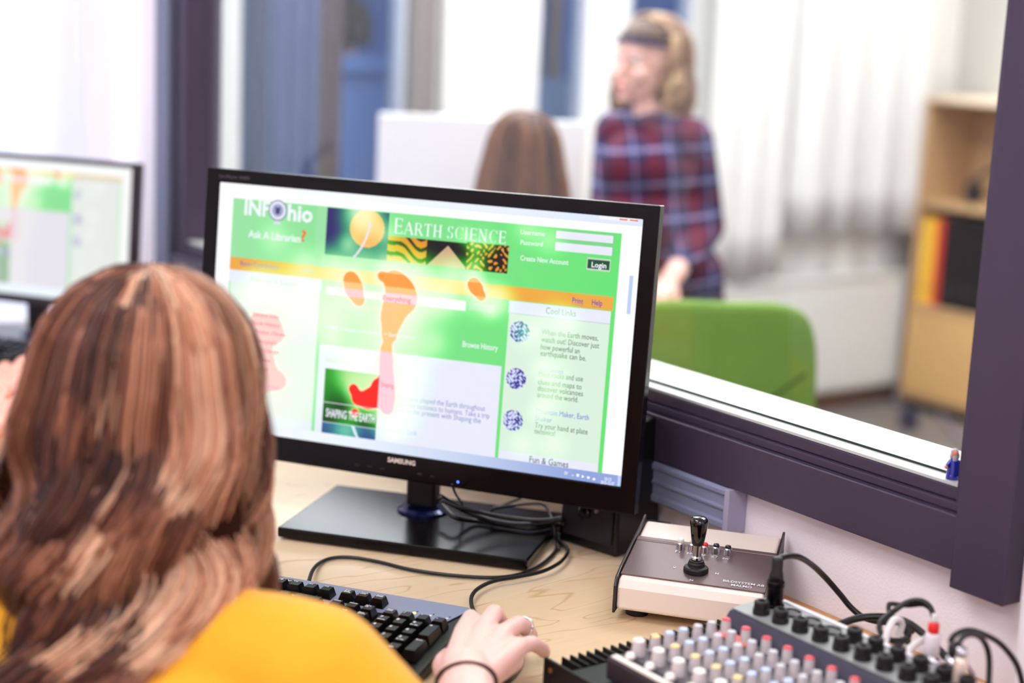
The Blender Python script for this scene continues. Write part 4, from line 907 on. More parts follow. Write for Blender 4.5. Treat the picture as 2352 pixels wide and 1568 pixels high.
# ---------------------------------------------------------------- mixing console
mxr = thing('mixing_console', 'small mixing console crowded with pale knobs and black jacks', 'mixer')
zP = .797; XM0, XM1, XR = .868, 1.006, 1.067; YT = 1.020; YB = .50
mdark = mat('mixer_dark_case', (.15, .13, .17), .4); mgrey = mat('mixer_grey_panel', (.58, .60, .60), .45)
MB().box(XM0, XM1, YB, YT, zA+.001, zP).build('body', mdark, mxr, bevel=.002)
MB().box(XM0+.016, XM1-.002, YB+.005, YT-.006, zP+.0003, zP+.0012).build('control_panel', mat('mixer_knob_panel', (.30, .29, .31), .5), mxr)
MB().box(XM0+.003, XM0+.0095, YB+.003, YT-.003, zP+.0004, zP+.002).build('front_strip', mat('mixer_cream_strip', (.92, .90, .87), .4), mxr)
jp = MB(); jp.prism([(XM1+.0005, zA+.001), (XR, zA+.001), (XR, zP+.0195), (XM1+.010, zP+.017), (XM1+.0005, zP+.004)], YB, YT+.002); jp.build('jack_housing', mat('indigo_housing', (.20, .19, .27), .45), mxr, bevel=.002)
jz = lambda x: zP+.0174+(x-XM1-.010)*.0025/(XR-XM1-.010)
MB().add([(XM1+.0115, YB, jz(XM1+.0115)), (XR-.003, YB, jz(XR-.003)), (XR-.003, YT, jz(XR-.003)), (XM1+.0115, YT, jz(XM1+.0115)), (XM1+.0115, YB, jz(XM1+.0115)+.0012), (XR-.003, YB, jz(XR-.003)+.0012), (XR-.003, YT, jz(XR-.003)+.0012), (XM1+.0115, YT, jz(XM1+.0115)+.0012)],
         [(3, 2, 1, 0), (4, 5, 6, 7), (0, 1, 5, 4), (1, 2, 6, 5), (2, 3, 7, 6), (3, 0, 4, 7)]).build('jack_panel', mgrey, mxr)
MB().box(XR-.001, XR+.004, YB, YT-.015, zP+.017, zP+.022).build('rear_edge_strip', mat('white_print_strip', (.90, .89, .93), .4), mxr)
# red printed patch beside the first red knob
MB().box(XM1-.016, XM1-.001, YT-.046, YT-.008, zP+.0014, zP+.0019).build('red_print', mat('coral_print', (.98, .45, .40), .5), mxr)
ka = mat('knob_pale_grey', (.80, .77, .78), .45); caps = {'w': mat('cap_white', (.97, .95, .93), .4), 'y': mat('cap_yellow', (.97, .85, .55), .4), 'b': mat('cap_blue', (.74, .82, .97), .4), 'g': mat('cap_grey', (.78, .78, .80), .4), 'r': mat('cap_red', (.94, .28, .32), .4)}
rows_ = [(.8945, 'w', 1.25), (.9135, 'y', 1.), (.9300, 'b', 1.), (.9465, 'b', 1.), (.9640, 'g', .95), (.9810, 'g', .95), (.9990, 'r', .95)]
proto = {}
cnt = 0
for c in range(13):
    y = 1.008-c*.0262
    for x, k_, s_ in rows_:
        if k_ == 'r' and c > 5 and False: continue
        if k_ not in proto:
            a = MB().lathe([(.0052*s_, 0), (.0050*s_, .006), (.0044*s_, .0128)], 20).build('knob', ka, mxr, loc=(x, y, zP+.0014))
            b_ = MB().lathe([(.0043*s_, .0129), (.0042*s_, .0140), (.0030*s_, .0146), (.001, .0147)], 20).build('knob_cap', caps[k_], a, smooth=False)
            proto[k_] = (a, b_)
        else:
            a = proto[k_][0].copy(); C.objects.link(a); a.location = (x, y, zP+.0014); b_ = proto[k_][1].copy(); C.objects.link(b_); b_.parent = a
        cnt += 1
for c in range(8):
    y = 1.006-c*.0262
    MB().lathe([(.0046, 0), (.0046, .002), (.0036, .0048), (.001, .0056)], 18, M=Matrix.Translation((.8825-.0005, y-.002, zP+.002))).build('push_button', caps['w'], mxr, smooth=True)
# sockets
for k_ in range(14):
    for row_ in (0, 1):
        if row_ and k_ < 4: continue
        x = 1.029 if not row_ else 1.0515; y = (.994 if not row_ else .9995)-.0247*k_; z = jz(x)+.0012
        if not hasattr(MB, 'jk'): MB.jk = MB().lathe([(.0078, 0), (.0078, .0055), (.0064, .0060), (.0070, .0068), (.0070, .0115), (.0056, .0128), (.0038, .0128), (.0038, .010), (.0005, .010)], 20).build('jack_socket', rubber, mxr, loc=(x, y, z))
        else: a = MB.jk.copy(); C.objects.link(a); a.location = (x, y, z)
for k_ in (1, 2, 3):
    x, y = 1.0515, 1.0025-.0247*k_; z = jz(x)
    f = MB().lathe([(.0100, 0), (.0100, .0022), (.0082, .0026), (.0078, .0010), (.0005, .0010)], 28, M=Matrix.Translation((x, y, z+.001))).build('mic_socket', mat('socket_ring', (.03, .025, .035), .4), mxr)
    MB().prism([(-.003, 0), (.003, 0), (0, .0045)], -.001, .001, M=Matrix.Translation((x+.0098, y, z+.0022)) @ Matrix.Rotation(PI/2, 4, 'Z') @ Matrix.Rotation(-PI/2, 4, 'X')).build('release_tab', rubber, f)
    MB().lathe([(.0068, 0), (.0068, .0005)], 20, M=Matrix.Translation((x, y, z+.0021))).build('socket_face', mat('socket_face_grey', (.24, .21, .25), .5), f)
MB().box(1.046, 1.058, .9645, .9695, jz(1.05)+.0013, jz(1.05)+.0017).build('tape_patch', mat('white_tape', (.95, .92, .92), .5), mxr)
# microphone plug standing in its socket, and its cable
q = V_ = Vector((1.0515, 1.0000, 0)); x = q.x; z = jz(x)+.0015
mp = thing('microphone_plug', 'black microphone plug standing upright in the mixer beside the joystick box', 'plug', (x, q.y, z))
MB().lathe([(.0095, 0), (.0095, .002), (.0082, .003), (.0080, .018), (.0086, .019), (.0086, .024), (.0076, .0255)], 28).build('shell', gloss_b, mp)
MB().lathe([(.0074, .0257), (.0062, .032), (.0052, .035), (.0050, .045), (.0042, .0475)], 24).build('boot', rubber, mp, smooth=True)
tp = Vector((x, q.y, z+.0465)); D0 = (tp-CAM).dot(FW)
def wire(name, label, pts, r, mt=cab, first=None):
    P = ([Vector(first)] if first is not None else [])+[atd(a, b, d) for a, b, d in pts]
    return tag(MB().tube(P, r, 10, smooth=8).build(name, mt, smooth=True), label, 'cable')
wire('microphone_cable', 'black cable arching from the microphone plug down to the desk edge', [(1789, 1284, D0+.004), (1806, 1277, D0+.01), (1835, 1279, D0+.03), (1865, 1297, D0+.06), (1895, 1325, D0+.08), (1930, 1365, D0+.085), (1955, 1395, D0+.085), (1985, 1418, D0+.08), (2025, 1428, D0+.07), (2070, 1430, D0+.05), (2100, 1450, D0+.04)], .0030, first=tp+Vector((0, 0, -.002)))
wire('thick_cable', 'thick black cable lying along the desk edge behind the mixer', [(1918, 1438, 1.54), (1960, 1422, 1.545), (2000, 1416, 1.545), (2050, 1418, 1.54), (2085, 1430, 1.52), (2120, 1455, 1.50), (2160, 1495, 1.47), (2190, 1530, 1.45), (2230, 1575, 1.43)], .0036)
wire('loop_cable', 'black coiled loop standing up behind the jacks', [(2045, 1430, 1.46), (2041, 1392, 1.47), (2050, 1386, 1.47), (2085, 1390, 1.465), (2120, 1388, 1.455), (2140, 1400, 1.45)], .0022)
wire('loop_cable', 'black loop cable curving over into the red and white plug', [(2085, 1468, 1.45), (2060, 1475, 1.44), (2025, 1455, 1.44), (2022, 1430, 1.45), (2050, 1405, 1.46), (2085, 1382, 1.46), (2115, 1379, 1.455), (2135, 1392, 1.45), (2144, 1415, 1.445)], .0026)
wire('loop_cable', 'ribbed black cable end bent under the white cable', [(2045, 1470, 1.45), (2070, 1470, 1.455), (2088, 1458, 1.46), (2080, 1435, 1.465), (2087, 1480, 1.46)], .0028)
wcab = mat('white_cable', (.88, .86, .86), .45)
wire('white_cable', 'white cable rising from the mixer through the black loop', [(2031, 1500, 1.42), (2036, 1460, 1.43), (2050, 1428, 1.44), (2064, 1421, 1.445), (2070, 1435, 1.45), (2063, 1460, 1.45)], .0034, wcab)
wire('white_cable', 'white cable leaning into the second row of jacks', [(2080, 1512, 1.41), (2092, 1488, 1.42), (2110, 1474, 1.43), (2130, 1466, 1.44)], .0034, wcab)
wire('white_cable', 'thin pale cable at the lower right behind the metal plug', [(2190, 1490, 1.42), (2215, 1520, 1.44), (2235, 1548, 1.45)], .0024, mat('grey_white_cable', (.70, .68, .70), .5))
def plug(name, label, px, py, h_px, D, r, mats, tilt=0):
    b_ = atd(px, py, D); t_ = thing(name, label, 'plug', tuple(b_)); t_.rotation_euler = (0, tilt, 0); H = h_px*D/FPX
    for n_, z0, z1, k, m_ in mats: MB().lathe([(r*k*.9, H*z0), (r*k, H*(z0+.1*(z1-z0))), (r*k, H*(z1-.1*(z1-z0))), (r*k*.8, H*z1)], 20).build(n_, m_, t_, smooth=True)
    return t_
plug('phono_plug', 'red and white plug upright among the cables, right of the white cables', 2138, 1505, 100, 1.41, .0068, [('shell', 0, .55, 1, mat('plug_white', (.90, .86, .88), .25)), ('red_band', .56, .80, .72, red_btn), ('boot', .81, 1, .4, wcab)])
plug('jack_plug', 'black jack plug body below the red and white plug', 2138, 1585, 80, 1.385, .0085, [('shell', 0, .7, 1, rubber), ('sleeve', .71, .99, .75, chrome)])
plug('jack_plug', 'shiny metal jack plug standing in front of the white wall corner', 2182, 1600, 130, 1.36, .0072, [('shell', 0, .75, 1, chrome), ('boot', .76, 1, .8, rubber)])
plug('jack_plug', 'cream lit jack plug, the rightmost at the mixer end', 2200, 1590, 108, 1.34, .0058, [('shell', 0, .8, 1, mat('warm_metal', (.95, .86, .80), .2, .5)), ('boot', .81, 1, .8, chrome)])
wire('jack_cable', 'dark cable bending from the metal jack plug to the right edge', [(2182, 1475, 1.36), (2195, 1456, 1.36), (2225, 1447, 1.37), (2260, 1456, 1.38), (2300, 1480, 1.39), (2335, 1525, 1.39), (2350, 1575, 1.39)], .0026)
wire('jack_cable', 'second dark cable dropping straight down at the lower right', [(2200, 1480, 1.34), (2212, 1462, 1.35), (2235, 1456, 1.36), (2258, 1470, 1.37), (2272, 1510, 1.375), (2270, 1590, 1.37)], .0026)

# ---------------------------------------------------------------- wizard figurine on the sill
fb = onz(2216, 1134, .9237); fb.x = 1.2495; fb.y = .9660
fg = thing('figurine', 'tiny bearded figurine in a blue robe on the sill by the frame', 'figurine', (fb.x, fb.y, .9237), -YAW)
rob = mat('blue_glazed_robe', (.06, .12, .62), .12, coat=.6)
MB().lathe([(.0068, 0), (.0070, .001), (.0060, .010), (.0045, .018), (.0030, .021)], 24).tube([(-.003, 0, .018), (-.0065, -.002, .0135), (-.0075, -.003, .012)], .0022, 8).tube([(.003, 0, .018), (.0062, -.002, .013), (.0058, -.005, .0115)], .0022, 8).build('robe', rob, fg, smooth=True)
MB().sphere((0, -.001, .0245), (.0036, .0036, .0042)).build('head', mat('figurine_skin', (.85, .52, .42), .4), fg, smooth=True)
MB().sphere((0, -.0028, .0215), (.0028, .002, .0045)).sphere((0, .0012, .0265), (.0038, .0036, .0035)).sphere((-.0032, .0005, .0225), (.0014, .002, .0035)).sphere((.0032, .0005, .0225), (.0014, .002, .0035)).build('hair_and_beard', mat('figurine_grey', (.74, .70, .76), .5), fg, smooth=True)
MB().sphere((-.0082, -.0035, .0122), .0019).sphere((.0058, -.0062, .0115), .0019).build('hands', MATS['figurine_skin'], fg, smooth=True)
st = MB()
for a_, z in ((-2.2, .004), (-1.5, .007), (-1.1, .003), (-1.8, .012), (-.7, .009), (-2.7, .008), (-1.3, .015)):
    r_ = .0069-.0032*z/.02; st.sphere((r_*math.cos(a_), r_*math.sin(a_), z), .0006, n=6, k=4)
st.build('robe_stars', mat('yellow_green_star', (.75, .85, .25), .4), fg)
# ---------------------------------------------------------------- people
def V3(*a): return Vector(a)
def finger(pts, rs): return [('c', pts[i], rs[i], pts[i+1], rs[i+1]) for i in range(len(pts)-1)]
def hand_parts(W_, e1, e2, up, s=1., side=1, curl=1.):
    """palm, four unequal fingers and a thumb; side=1: thumb towards -e2"""
    P = lambda a, b, c: W_+e1*(a*s)+e2*(b*s*side)+up*(c*s)
    out = []
    K = [(.082, -.028, .009), (.087, -.009, .014), (.083, .011, .012), (.073, .029, .005)]
    for i, k_ in enumerate(K): out.append(('c', P(.008, k_[1]*.45, -.001), .0150*s, P(*k_), .0102*s))
    out.append(('c', P(.03, -.020, -.004), .014*s, P(.06, .020, -.003), .013*s)); out.append(('c', P(.02, .012, -.006), .015*s, P(.065, .026, -.006), .0115*s))
    F_ = [[K[0], (.114, -.032, .010), (.132, -.033, -.003), (.140, -.033, -.017)], [K[1], (.123, -.011, .015), (.143, -.010, .000), (.151, -.009, -.014)],
          [K[2], (.119, .015, .009), (.143, .018, -.005), (.161, .018, -.017)], [K[3], (.096, .036, .001), (.114, .041, -.010), (.126, .041, -.019)]]
    R_ = [(.0098, .0088, .0078, .0066), (.0100, .0090, .0080, .0068), (.0095, .0086, .0078, .0068), (.0086, .0078, .0074, .0064)]
    for f, r in zip(F_, R_):
        pts = [P(x, y, z*(curl if i else 1)) for i, (x, y, z) in enumerate(f)]; out += finger(pts, [q*s for q in r])
    out += finger([P(.014, -.018, -.007), P(.042, -.034, -.013), P(.070, -.044, -.020), P(.092, -.047, -.023)], [.0150*s, .0120*s, .0095*s, .0080*s])
    return out, P, F_
def head_parts(H, f, s=1., tilt=0):
    """skull, jaw, nose, ears, lips, brow; f = facing direction"""
    f = f.normalized(); r = f.cross(V3(0, 0, 1)).normalized(); R_ = Matrix((r, f, r.cross(f))).transposed().to_4x4()
    q = lambda a, b, c: H+(r*a+f*b+V3(0, 0, 1)*c)*s
    o = [('e', q(0, -.005, .015), (.070*s, .088*s, .085*s), R_), ('e', q(0, .022, -.035), (.052*s, .062*s, .068*s), R_), ('c', q(0, .078, -.085), .016*s, q(0, .07, -.07), .022*s),
         ('c', q(0, .086, .002), .007*s, q(0, .101, -.032), .0105*s), ('e', q(0, .083, -.056), (.020*s, .010*s, .007*s), R_), ('e', q(0, .082, -.064), (.017*s, .010*s, .006*s), R_)]
    for k_ in (-1, 1): o += [('e', q(k_*.070, -.012, -.012), (.008*s, .018*s, .030*s), R_), ('e', q(k_*.036, .068, -.030), (.022*s, .02*s, .02*s), R_), ('c', q(k_*.012, .084, .022), .007*s, q(k_*.045, .073, .022), .007*s)]
    return o, q, r
def cap(par, M, m_):
    return MB().lathe([(.001, -.002), (.022, -.004), (.042, -.011), (.060, -.024), (.071, -.040), (.0755, -.052), (.072, -.055)], 36, M=M @ Matrix.Diagonal((1, 1.17, 1, 1))).build('scalp_hair', m_, par, smooth=True)
def eyes(par, q, base, s=1., col=(.25, .35, .45)):
    for k_ in (-1, 1):
        c = q(k_*.030, .0745, .004)-base
        MB().sphere(c, .0105*s).build('eye', mat('eye_white', (.93, .91, .90), .2), par, smooth=True)
        MB().sphere(q(k_*.030, .0815, .004)-base, .0050*s).build('iris', mat('iris', col, .15), par, smooth=True)
def loc_parts(parts, base):
    o = []
    for p in parts:
        if p[0] == 'c': o.append(('c', Vector(p[1])-base, p[2], Vector(p[3])-base, p[4]))
        else: o.append(('e', Vector(p[1])-base)+tuple(p[2:]))
    return o
def stool(label, x, y, h, col=(.12, .12, .13)):
    t = thing('office_chair', label, 'chair', (x, y, 0))
    MB().box(-.21, .21, -.21, .21, h-.07, h-.012).build('seat', mat('dark_seat_fabric', col, .9), t, bevel=.03, seg=3)
    MB().lathe([(.028, .07), (.028, h-.07)], 16).build('gas_post', rubber, t)
    for k_ in range(5):
        a = k_*2*PI/5+.3; MB().tube([(0, 0, .08), (.25*math.cos(a), .25*math.sin(a), .055)], .018, 8, smooth=0).build('leg', rubber, t)
        MB().lathe([(.02, -.01), (.026, 0), (.02, .01)], 12, M=Matrix.Translation((.25*math.cos(a), .25*math.sin(a), .026)) @ Matrix.Rotation(PI/2, 4, 'X')).build('caster', rubber, t)
    return t
ORG = V3(0, 0, 1)
f1v = V3(.777, .63, 0).normalized(); r1v = f1v.cross(ORG)
def seated(base, f, head, hips_z=.50, sh_z=.865, sw=.135, thick=1., floor=0):
    r = f.cross(ORG); q = lambda a, b, c: base+r*a+f*b+ORG*c
    body = [('c', q(0, .02, sh_z+.01), .043, head+ORG*-.06, .045), ('e', q(0, 0, sh_z-.13), (.09, .07, .14)), ('e', q(0, -.02, hips_z+.12), (.08, .07, .16))]
    shirt = [('c', q(-sw, 0, sh_z-.01), .052*thick, q(sw, 0, sh_z-.01), .052*thick), ('c', q(-.07, -.01, sh_z-.1), .105*thick, q(.07, -.01, sh_z-.1), .105*thick), ('c', q(-.05, -.02, hips_z+.10), .115*thick, q(.05, -.02, hips_z+.10), .115*thick), ('c', q(-.05, -.015, .70), .10*thick, q(.05, -.015, .70), .10*thick), ('c', q(-.06, -.03, hips_z+.02), .122*thick, q(.06, -.03, hips_z+.02), .122*thick),
             ('c', q(0, .012, sh_z-.02), .062, q(0, .022, sh_z+.028), .052)]
    legs = []
    for k_ in (-1, 1):
        legs += [('c', q(k_*.08, -.02, hips_z+.02), .085, q(k_*.095, .36, hips_z+.025), .058), ('c', q(k_*.095, .36, hips_z+.02), .055, q(k_*.10, .38, .10+floor), .038)]
    legs += [('c', q(-.08, -.03, hips_z+.03), .10, q(.08, -.03, hips_z+.03), .10)]
    feet = [[('c', q(k_*.10, .35, .045+floor), .04, q(k_*.105, .48, .035+floor), .032)] for k_ in (-1, 1)]
    return body, shirt, legs, feet, q
denim = mat('dark_denim', (.12, .15, .24), .9, bump=.4, bscale=600)

# girl at the big monitor -------------------------------------------------
base = V3(.470, 1.128, 0); HD = V3(.508, 1.170, 1.035)
gl_ = thing('person', 'girl with wavy blonde brown hair in a yellow sweater, seen from behind at the mouse', 'person', tuple(base))
body, shirt, legs, feet, q = seated(base, f1v, HD)
hp_, hq, _r1 = head_parts(HD, f1v, .93)
Wr = V3(.762, 1.083, .779); e1 = V3(.79, .613, 0); e2 = V3(.613, -.79, 0)
shR = q(.156, .0, .846); elR = V3(.655, .905, .735)
hnd, HP, HF = hand_parts(Wr, e1, e2, ORG, .96)
shL = q(-.148, 0, .848); elL = q(-.20, .12, .66); wrL = V3(.64, 1.42, .765)+ORG*.02
hndL, _p, _f = hand_parts(wrL, V3(.75, .66, 0), V3(-.66, .75, 0), ORG, 1., 1)
armR = blend(loc_parts(hnd+[('c', Wr-e1*.0, .0215, Wr+e1*.012, .020), ('c', Wr, .0235, elR, .036), ('c', elR, .036, shR, .042)], base), .0021, 5)
rest = blend(loc_parts(body+hp_+hndL+[('c', wrL, .022, elL, .035), ('c', elL, .035, shL, .04)], base), .0045, 5)
meshobj('body', merge(armR, rest), skin, gl_)
yel = mat('mustard_knit', (.95, .67, .09), .8, bump=.35, bscale=420, sheen=.15)
sl = [('c', shR, .058, shR*.45+elR*.55, .053), ('c', shR*.45+elR*.55, .053, elR+ORG*.004, .045), ('c', elR+ORG*.004, .045, elR*.6+Wr*.4, .036), ('c', shL, .054, elL, .046), ('c', elL, .046, wrL*.5+elL*.5, .038)]
meshobj('sweater', blend(loc_parts(shirt+sl, base), .006, 8), yel, gl_)
meshobj('trousers', blend(loc_parts(legs, base), .010, 6), denim, gl_)
for f_ in feet: meshobj('shoe', blend(loc_parts(f_, base), .008, 4), rubber, gl_)
eyes(gl_, hq, base, .93)
hc = HD-base+ORG*.104+_r1*.004
prof = [(0, 0), (.035, -.004), (.062, -.020), (.080, -.045), (.090, -.080), (.094, -.115), (.097, -.15), (.101, -.18), (.104, -.205), (.104, -.235), (.106, -.27), (.114, -.31), (.132, -.36), (.158, -.42), (.18, -.50)]
HM_ = Matrix.Translation(hc-f1v*.012) @ Matrix(((r1v.x, f1v.x, 0), (r1v.y, f1v.y, 0), (0, 0, 1))).to_4x4()
inner = MB().lathe([(r*.82+.0005, z-.006) for r, z in prof[:9]]+[(.070, -.24), (.05, -.30)], 48, M=HM_ @ Matrix.Translation((0, -.02, 0)) @ Matrix.Diagonal((1, .80, 1, 1)))
inner.build('under_hair', mat('dark_under_hair', (.18, .09, .06), .9, spec=.05), gl_, smooth=True)
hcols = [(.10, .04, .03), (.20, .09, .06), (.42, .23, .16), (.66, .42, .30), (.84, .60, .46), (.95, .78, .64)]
hair('hair', gl_, HM_, prof, (1, 1.0), 7600, 40, .00115, hcols, locks=58, wave=.026, wlen=.125, smax=.2, face=(PI/2, .8), seed=4, tmin=.84, spread=.10, swirl=1.4, coh=1., lean=(-.06, -.03), side_light=.18)  # right-hand locks paler: light from the right put into the hair colour
# hair tie and ring
a_ = (elR-Wr).normalized(); b_ = a_.cross(ORG).normalized(); c_ = b_.cross(a_)
tc_ = Wr-base+a_*.012
MB().tube([tc_+(b_*math.cos(t_)*.0262+c_*math.sin(t_)*.0245)+a_*(.004*math.sin(t_)) for t_ in [2*PI*i/36 for i in range(37)]], .0017, 8, smooth=0).build('hair_tie', mat('dark_plum_elastic', (.10, .03, .05), .7), gl_, smooth=True)
p1 = HP(.132, .0166, .0014)-base; d1_ = (HP(.143, .018, -.005)-HP(.119, .015, .009)).normalized(); b_ = d1_.cross(ORG).normalized(); c_ = b_.cross(d1_)
MB().tube([p1+b_*math.cos(t_)*.0094+c_*math.sin(t_)*.0094 for t_ in [2*PI*i/30 for i in range(31)]], .0011, 8, smooth=0).build('ring', chrome, gl_, smooth=True)
for i in (2, 3):
    x, y, z = HF[i][3]; nl = HP(x+.002, y, z+.0052)-base
    MB().sphere((0, 0, 0), (.0052, .0040, .0012)).build('fingernail', mat('nail_pink', (.96, .76, .74), .3), gl_, smooth=True).matrix_local = Matrix.Translation(nl) @ Matrix.Rotation(math.atan2(e1.y, e1.x), 4, 'Z') @ Matrix.Rotation(.75, 4, 'Y')
stool('dark office chair the girl in the yellow sweater sits on', base.x, base.y, .455)
# mouse under the hand
mc = HP(.118, -.010, 0)
ms = thing('computer_mouse', 'black computer mouse under the girl\'s right hand', 'mouse', (mc.x, mc.y, DZ), math.atan2(e1.y, e1.x))
k_ = 12; vs = []; n_ = 28
for j in range(9):
    t_ = j/8; zz_ = .030*math.sin(t_*PI/2); rr2 = math.cos(t_*PI/2)**.55
    for i in range(n_):
        a_ = 2*PI*i/n_; vs.append((.052*rr2*math.copysign(abs(math.cos(a_))**.8, math.cos(a_)), .029*rr2*math.copysign(abs(math.sin(a_))**.8, math.sin(a_))*(1-.10*math.cos(a_)), .001+zz_))
fs = [(j*n_+i, j*n_+(i+1) % n_, (j+1)*n_+(i+1) % n_, (j+1)*n_+i) for j in range(8) for i in range(n_)]+[tuple(range(n_))]
MB().add(vs, fs).build('shell', gloss_b, ms, smooth=True)
MB().lathe([(.004, -.003), (.0065, -.002), (.0065, .002), (.004, .003)], 20, M=Matrix.Translation((.030, 0, .0225)) @ Matrix.Rotation(PI/2, 4, 'X')).build('scroll_wheel', rubber, ms)
MB().box(.012, .050, -.0004, .0004, .012, .0288).build('button_gap', rubber, ms)

# person at the left monitor ---------------------------------------------
base = V3(.42, 2.44, 0); HD = V3(.47, 2.48, 1.05)
pl = thing('person', 'person in an orange top typing, only hands and forearms showing at the left edge', 'person', tuple(base))
body, shirt, legs, feet, q = seated(base, f1v, HD)
hp_, hq, _ = head_parts(HD, f1v, .95)
hw1 = onz(-18, 900, .785); ht1 = onz(85, 850, .765); hw2 = onz(-45, 985, .785); ht2 = onz(95, 915, .765)
x1 = (ht1-hw1); x1.z = 0; x1.normalize(); x2 = (ht2-hw2); x2.z = 0; x2.normalize()
h1, _p, _f = hand_parts(hw1, x1, V3(-x1.y, x1.x, 0), ORG, 1.0, 1, 1.3); h2_, _p, _f = hand_parts(hw2, x2, V3(x2.y, -x2.x, 0), ORG, 1.0, 1, 1.3)
s_r = q(.148, 0, .85); s_l = q(-.148, 0, .85); e_r = hw2-x2*.20+ORG*-.03; e_l = hw1-x1*.20+ORG*-.02
b1 = blend(loc_parts(h1+h2_+[('c', hw1, .023, e_l, .034), ('c', hw2, .024, e_r, .035)], base), .0028, 5)
b2_ = blend(loc_parts(body+hp_, base), .006, 5)
meshobj('body', merge(b1, b2_), mat('rosy_skin', (.93, .66, .58), .5, sss=.25), pl)
meshobj('top', blend(loc_parts(shirt+[('c', s_r, .053, e_r, .044), ('c', s_l, .053, e_l, .044), ('c', e_r, .044, e_r*.35+hw2*.65, .036), ('c', e_l, .044, e_l*.5+hw1*.5, .036)], base), .008, 8), mat('orange_knit', (.95, .60, .12), .8, bump=.3), pl)
meshobj('trousers', blend(loc_parts(legs, base), .012, 6), denim, pl)
for f_ in feet: meshobj('shoe', blend(loc_parts(f_, base), .01, 4), rubber, pl)
eyes(pl, hq, base)
HMb = Matrix.Translation(HD-base+ORG*.103-f1v*.012) @ Matrix(((r1v.x, f1v.x, 0), (r1v.y, f1v.y, 0), (0, 0, 1))).to_4x4()
MB().lathe([(.002, -.003), (.03, -.006), (.06, -.024), (.077, -.05), (.084, -.09), (.083, -.14), (.07, -.19)], 40, M=HMb @ Matrix.Translation((0, -.014, 0)) @ Matrix.Diagonal((1, .84, 1, 1))).build('under_hair', MATS['dark_under_hair'], pl, smooth=True)
hair('hair', pl, HMb, [(0, 0), (.035, -.004), (.065, -.022), (.083, -.05), (.090, -.09), (.09, -.14), (.085, -.20), (.08, -.26)], (1, 1.05), 1500, 18, .002, hcols[:4], locks=50, wave=.005, smax=.2, face=(PI/2, .8), seed=8)
stool('dark office chair at the left screen', base.x, base.y, .455)

# standing girl in the plaid shirt ---------------------------------------
D = 3.72
P3 = lambda x, y, d=D: atd(x, y, d)
ft = P3(1500, 784); base = V3(ft.x, ft.y, 0); HD = P3(1492, 142)
fw = (_r*-.76-_h*.65).normalized(); rw = fw.cross(ORG)
pw = thing('person', 'standing girl with a blonde brown bob in a red and navy plaid shirt', 'person', tuple(base))
hp_, hq, _ = head_parts(HD, fw, .96)
N1 = P3(1505, 262); shN = P3(1588, 322, 3.66); shF = P3(1412, 300, 3.80); elN = P3(1622, 520, 3.72); elF = P3(1392, 500, 3.78); wN = P3(1535, 650, 3.50); wF = P3(1440, 640, 3.60); hipc = P3(1545, 640, 3.75)
dn = (wN-elN).normalized(); dn = V3(dn.x, dn.y, -.25).normalized(); hN, _p, _f = hand_parts(wN, dn, dn.cross(ORG).normalized(), ORG, .85); dF = (wF-elF).normalized(); hF, _p, _f = hand_parts(wF, dF, dF.cross(ORG).normalized(), ORG, .85)
sk = loc_parts(hp_+hN+hF+[('c', HD-ORG*.06-fw*.01, .042, N1-ORG*.06, .045), ('c', wN, .022, elN, .03), ('c', wF, .022, elF, .03), ('e', N1-ORG*.15, (.08, .08, .12))], base)
meshobj('body', blend(sk, .004, 5), mat('far_skin', (.90, .71, .66), .6, sss=.2), pw)
eyes(pw, hq, base, .96)
MB().sphere(hq(0, .0925, -.060)-base, (.017, .012, .006)).build('lips', mat('lips', (.80, .45, .45), .4), pw, smooth=True)
pd = bpy.data.materials.new('plaid_flannel'); pd.use_nodes = True; nt = pd.node_tree; bs = nt.nodes['Principled BSDF']; bs.inputs['Roughness'].default_value = .9
tc = nt.nodes.new('ShaderNodeTexCoord'); mp = nt.nodes.new('ShaderNodeMapping'); mp.inputs['Rotation'].default_value = (.06, .10, YAW); nt.links.new(tc.outputs['Object'], mp.inputs[0]); sx_ = nt.nodes.new('ShaderNodeSeparateXYZ'); nt.links.new(mp.outputs[0], sx_.inputs[0])
def band(src, per, lo, hi, off=0):
    a = nt.nodes.new('ShaderNodeMath'); a.operation = 'MULTIPLY_ADD'; a.inputs[1].default_value = 1/per; a.inputs[2].default_value = off+50; nt.links.new(src, a.inputs[0])
    b = nt.nodes.new('ShaderNodeMath'); b.operation = 'FRACT'; nt.links.new(a.outputs[0], b.inputs[0])
    c = nt.nodes.new('ShaderNodeMath'); c.operation = 'COMPARE'; c.inputs[1].default_value = (lo+hi)/2; c.inputs[2].default_value = (hi-lo)/2; nt.links.new(b.outputs[0], c.inputs[0]); return c.outputs[0]
def mixc(fac, a, b, amt=1.):
    m_ = nt.nodes.new('ShaderNodeMix'); m_.data_type = 'RGBA'; f = nt.nodes.new('ShaderNodeMath'); f.operation = 'MULTIPLY'; f.inputs[1].default_value = amt; nt.links.new(fac, f.inputs[0]); nt.links.new(f.outputs[0], m_.inputs[0])
    if isinstance(a, tuple): m_.inputs[6].default_value = (*lin(a), 1)
    else: nt.links.new(a, m_.inputs[6])
    m_.inputs[7].default_value = (*lin(b), 1); return m_.outputs[2]
px_, pz_ = .082, .078
c0 = mixc(band(sx_.outputs[0], px_, .0, .42), (.12, .11, .30), (.36, .08, .18), .75)
c0 = mixc(band(sx_.outputs[2], pz_, .0, .40), c0, (.42, .07, .17), .5)
c0 = mixc(band(sx_.outputs[0], px_, .62, .68), c0, (.60, .58, .78), .45); c0 = mixc(band(sx_.outputs[2], pz_, .64, .76), c0, (.66, .64, .84), .50); c0 = mixc(band(sx_.outputs[0], px_, .88, .94), c0, (.08, .06, .16), .7)
